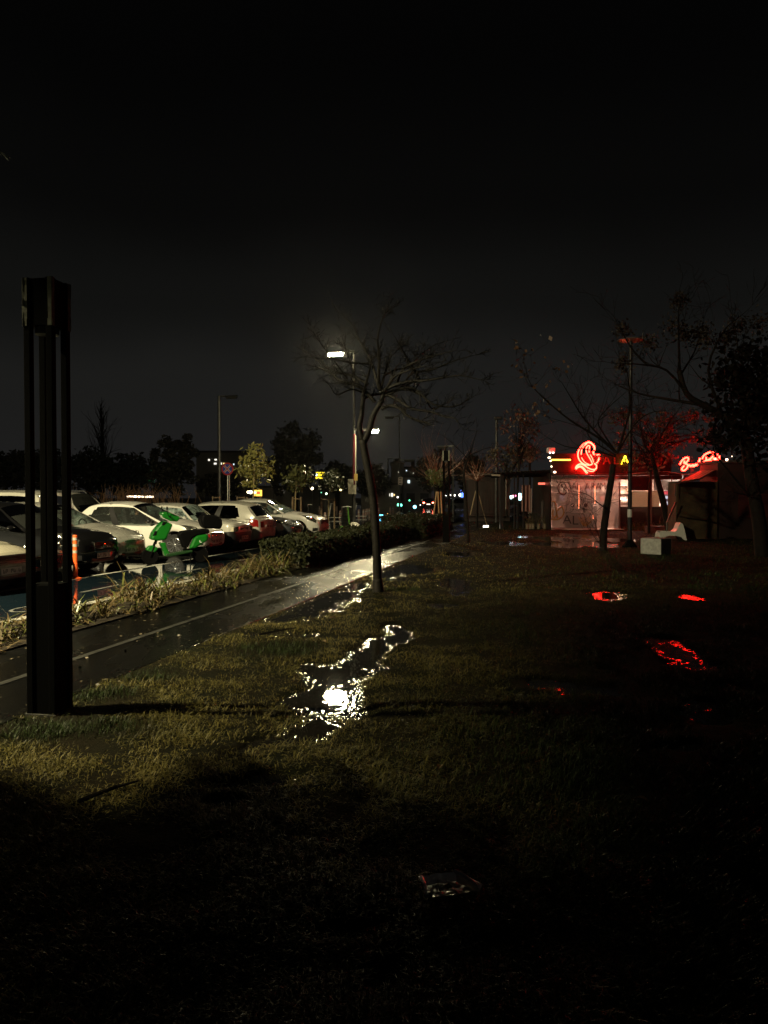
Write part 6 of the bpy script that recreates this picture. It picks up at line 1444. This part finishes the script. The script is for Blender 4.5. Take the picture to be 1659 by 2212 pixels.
MB().box((0, 0, .225), (.62, .60, .45)).build('body', mat('rough_concrete', (.40, .40, .38), .75, var=.3, scale=14, bump=.4, bscale=80), T, bevel=.012)
MB().box((0, 0, .456), (.58, .56, .012)).build('top_slab', mat('stained_top', (.14, .09, .07), .5), T)
T = thing('wooden_box', 'low dark wooden box on the grass before the kiosk', 'box', at(1413, 1137, 34) * Vector((1, 1, 0))); MB().box((0, 0, .14), (.7, .4, .28)).build('body', mat('dark_box_wood', (.05, .025, .02), .6), T, bevel=.01); MB().box((0, 0, .29), (.74, .44, .03)).build('lid', mat('dark_lid', (.07, .035, .03), .5), T)
# crumpled clear package near the camera
pk = gd(966, 1945); T = thing('clear_package', 'crumpled clear plastic package lying in the dark grass', 'litter', pk + Vector((0, 0, .03)), .25)
FILM2 = glass('clear_film', (.86, .88, .88), haze=.04, hazecol=(.7, .7, .7), rough=.30, refl=.40)
mb = MB(); nx, ny = 22, 12; vs = []
for i in range(nx + 1):
    for k in range(ny + 1):
        x, y = (i / nx - .5) * .20, (k / ny - .5) * .13; e = max(abs(i / nx - .5), abs(k / ny - .5)) * 2
        z = .012 + .035 * (e > .86) * (1.0 if i < 2 or i > nx - 2 or k > ny - 2 else .4) + .006 * n3(x, y, 30, 3) + .0022 * n3(x, y, 85, 5)
        vs.append((x - (.06 * (k / ny - .5) if i > nx / 2 else 0), y, z))
mb.add(vs, [(i * (ny + 1) + k, (i + 1) * (ny + 1) + k, (i + 1) * (ny + 1) + k + 1, i * (ny + 1) + k + 1) for i in range(nx) for k in range(ny)]); tr = mb.build('tray', FILM2, T)
mb = MB(); mb.tube([(-.10, -.055, .03), (-.095, 0, .05), (-.088, .06, .045)], .007, 6); mb.build('folded_rim', mat('shiny_rim', (.8, .82, .85), .34, .85), T); mb = MB(); mb.tube([(.055, .066, .05), (.085, .02, .045), (.105, -.03, .04), (.11, -.055, .03)], .008, 6); mb.build('folded_rim', mat('shiny_rim', (.8, .82, .85), .34, .85), T)
MB().box((0, -.01, .03), (.028, .02, .006), .5, tilt=('X', .4)).build('foil_scrap', mat('gold_foil', (.6, .45, .15), .2, .9), T)
DL = mat('dead_leaf_litter', (.22, .13, .07), .4, var=.5, scale=30)
for k, (x, y, sz, lab) in enumerate(((478, 1790, .035, 'curled brown leaf on the grass left of the middle'), (950, 1668, .035, 'small pale leaf right of the main puddle'), (1385, 1740, .04, 'reddish dead leaf on the dark grass at right'), (1180, 1738, .03, 'dead leaf in the dark grass below the red puddles'), (700, 1392, .05, 'long dead leaf above the main puddle'), (718, 1340, .04, 'dead leaf on the path edge'))):
    p_ = gd(x, y); mb = MB(); n = 7; vs = []
    for i in range(n + 1):
        t = i / n; w_ = sz * .45 * math.sin(math.pi * min(1, t * 1.05 + .02)); xx = (t - .5) * sz * 2
        vs += [(xx, -w_, .02 + .35 * w_ + .01 * math.sin(t * 3)), (xx, 0, .012 + .01 * math.sin(t * 3)), (xx, w_, .02 + .35 * w_ + .01 * math.sin(t * 3))]
    mb.add(vs, [f for i in range(n) for f in ((3 * i, 3 * i + 1, 3 * i + 4, 3 * i + 3), (3 * i + 1, 3 * i + 2, 3 * i + 5, 3 * i + 4))]); o_ = mb.build('fallen_leaf', DL, None, smooth=True, loc=(p_.x, p_.y, .01), rz=k * 1.3); tag(o_, lab, 'leaf', 'dead leaves on the lawn')
for k, (x0, y0, x1, y1, lab) in enumerate(((170, 1735, 300, 1690, 'thin dark fallen twig on the grass, lower left'), (560, 1372, 640, 1358, 'dark fallen stick on the lit grass left of the puddle'))):
    a, b_ = gd(x0, y0, .02), gd(x1, y1, .02); T = thing('fallen_twig', lab, 'twig', a); q = [(b_ - a) * t + Vector((0, .03 * math.sin(t * 3), .01)) for t in (0, .3, .6, 1)]; MB().tube(q, [.012, .011, .009, .005], 5).build('stem', BARKD, T); MB().tube([q[1], q[1] + Vector((.06, .08, .01))], .005, 4).build('side_twig', BARKD, T)
hz = bpy.data.materials.new('night_haze'); N, L = nt(hz); N.remove(N['Principled BSDF']); v = N.new('ShaderNodeVolumePrincipled')
v.inputs['Color'].default_value = (.9, .9, .9, 1); v.inputs['Density'].default_value = .0002; v.inputs['Anisotropy'].default_value = .92
L.new(v.outputs[0], N['Material Output'].inputs['Volume'])
hb = MB().box((0, 80, 11), (300, 200, 25)).build('haze', hz); hb['kind'] = 'stuff'
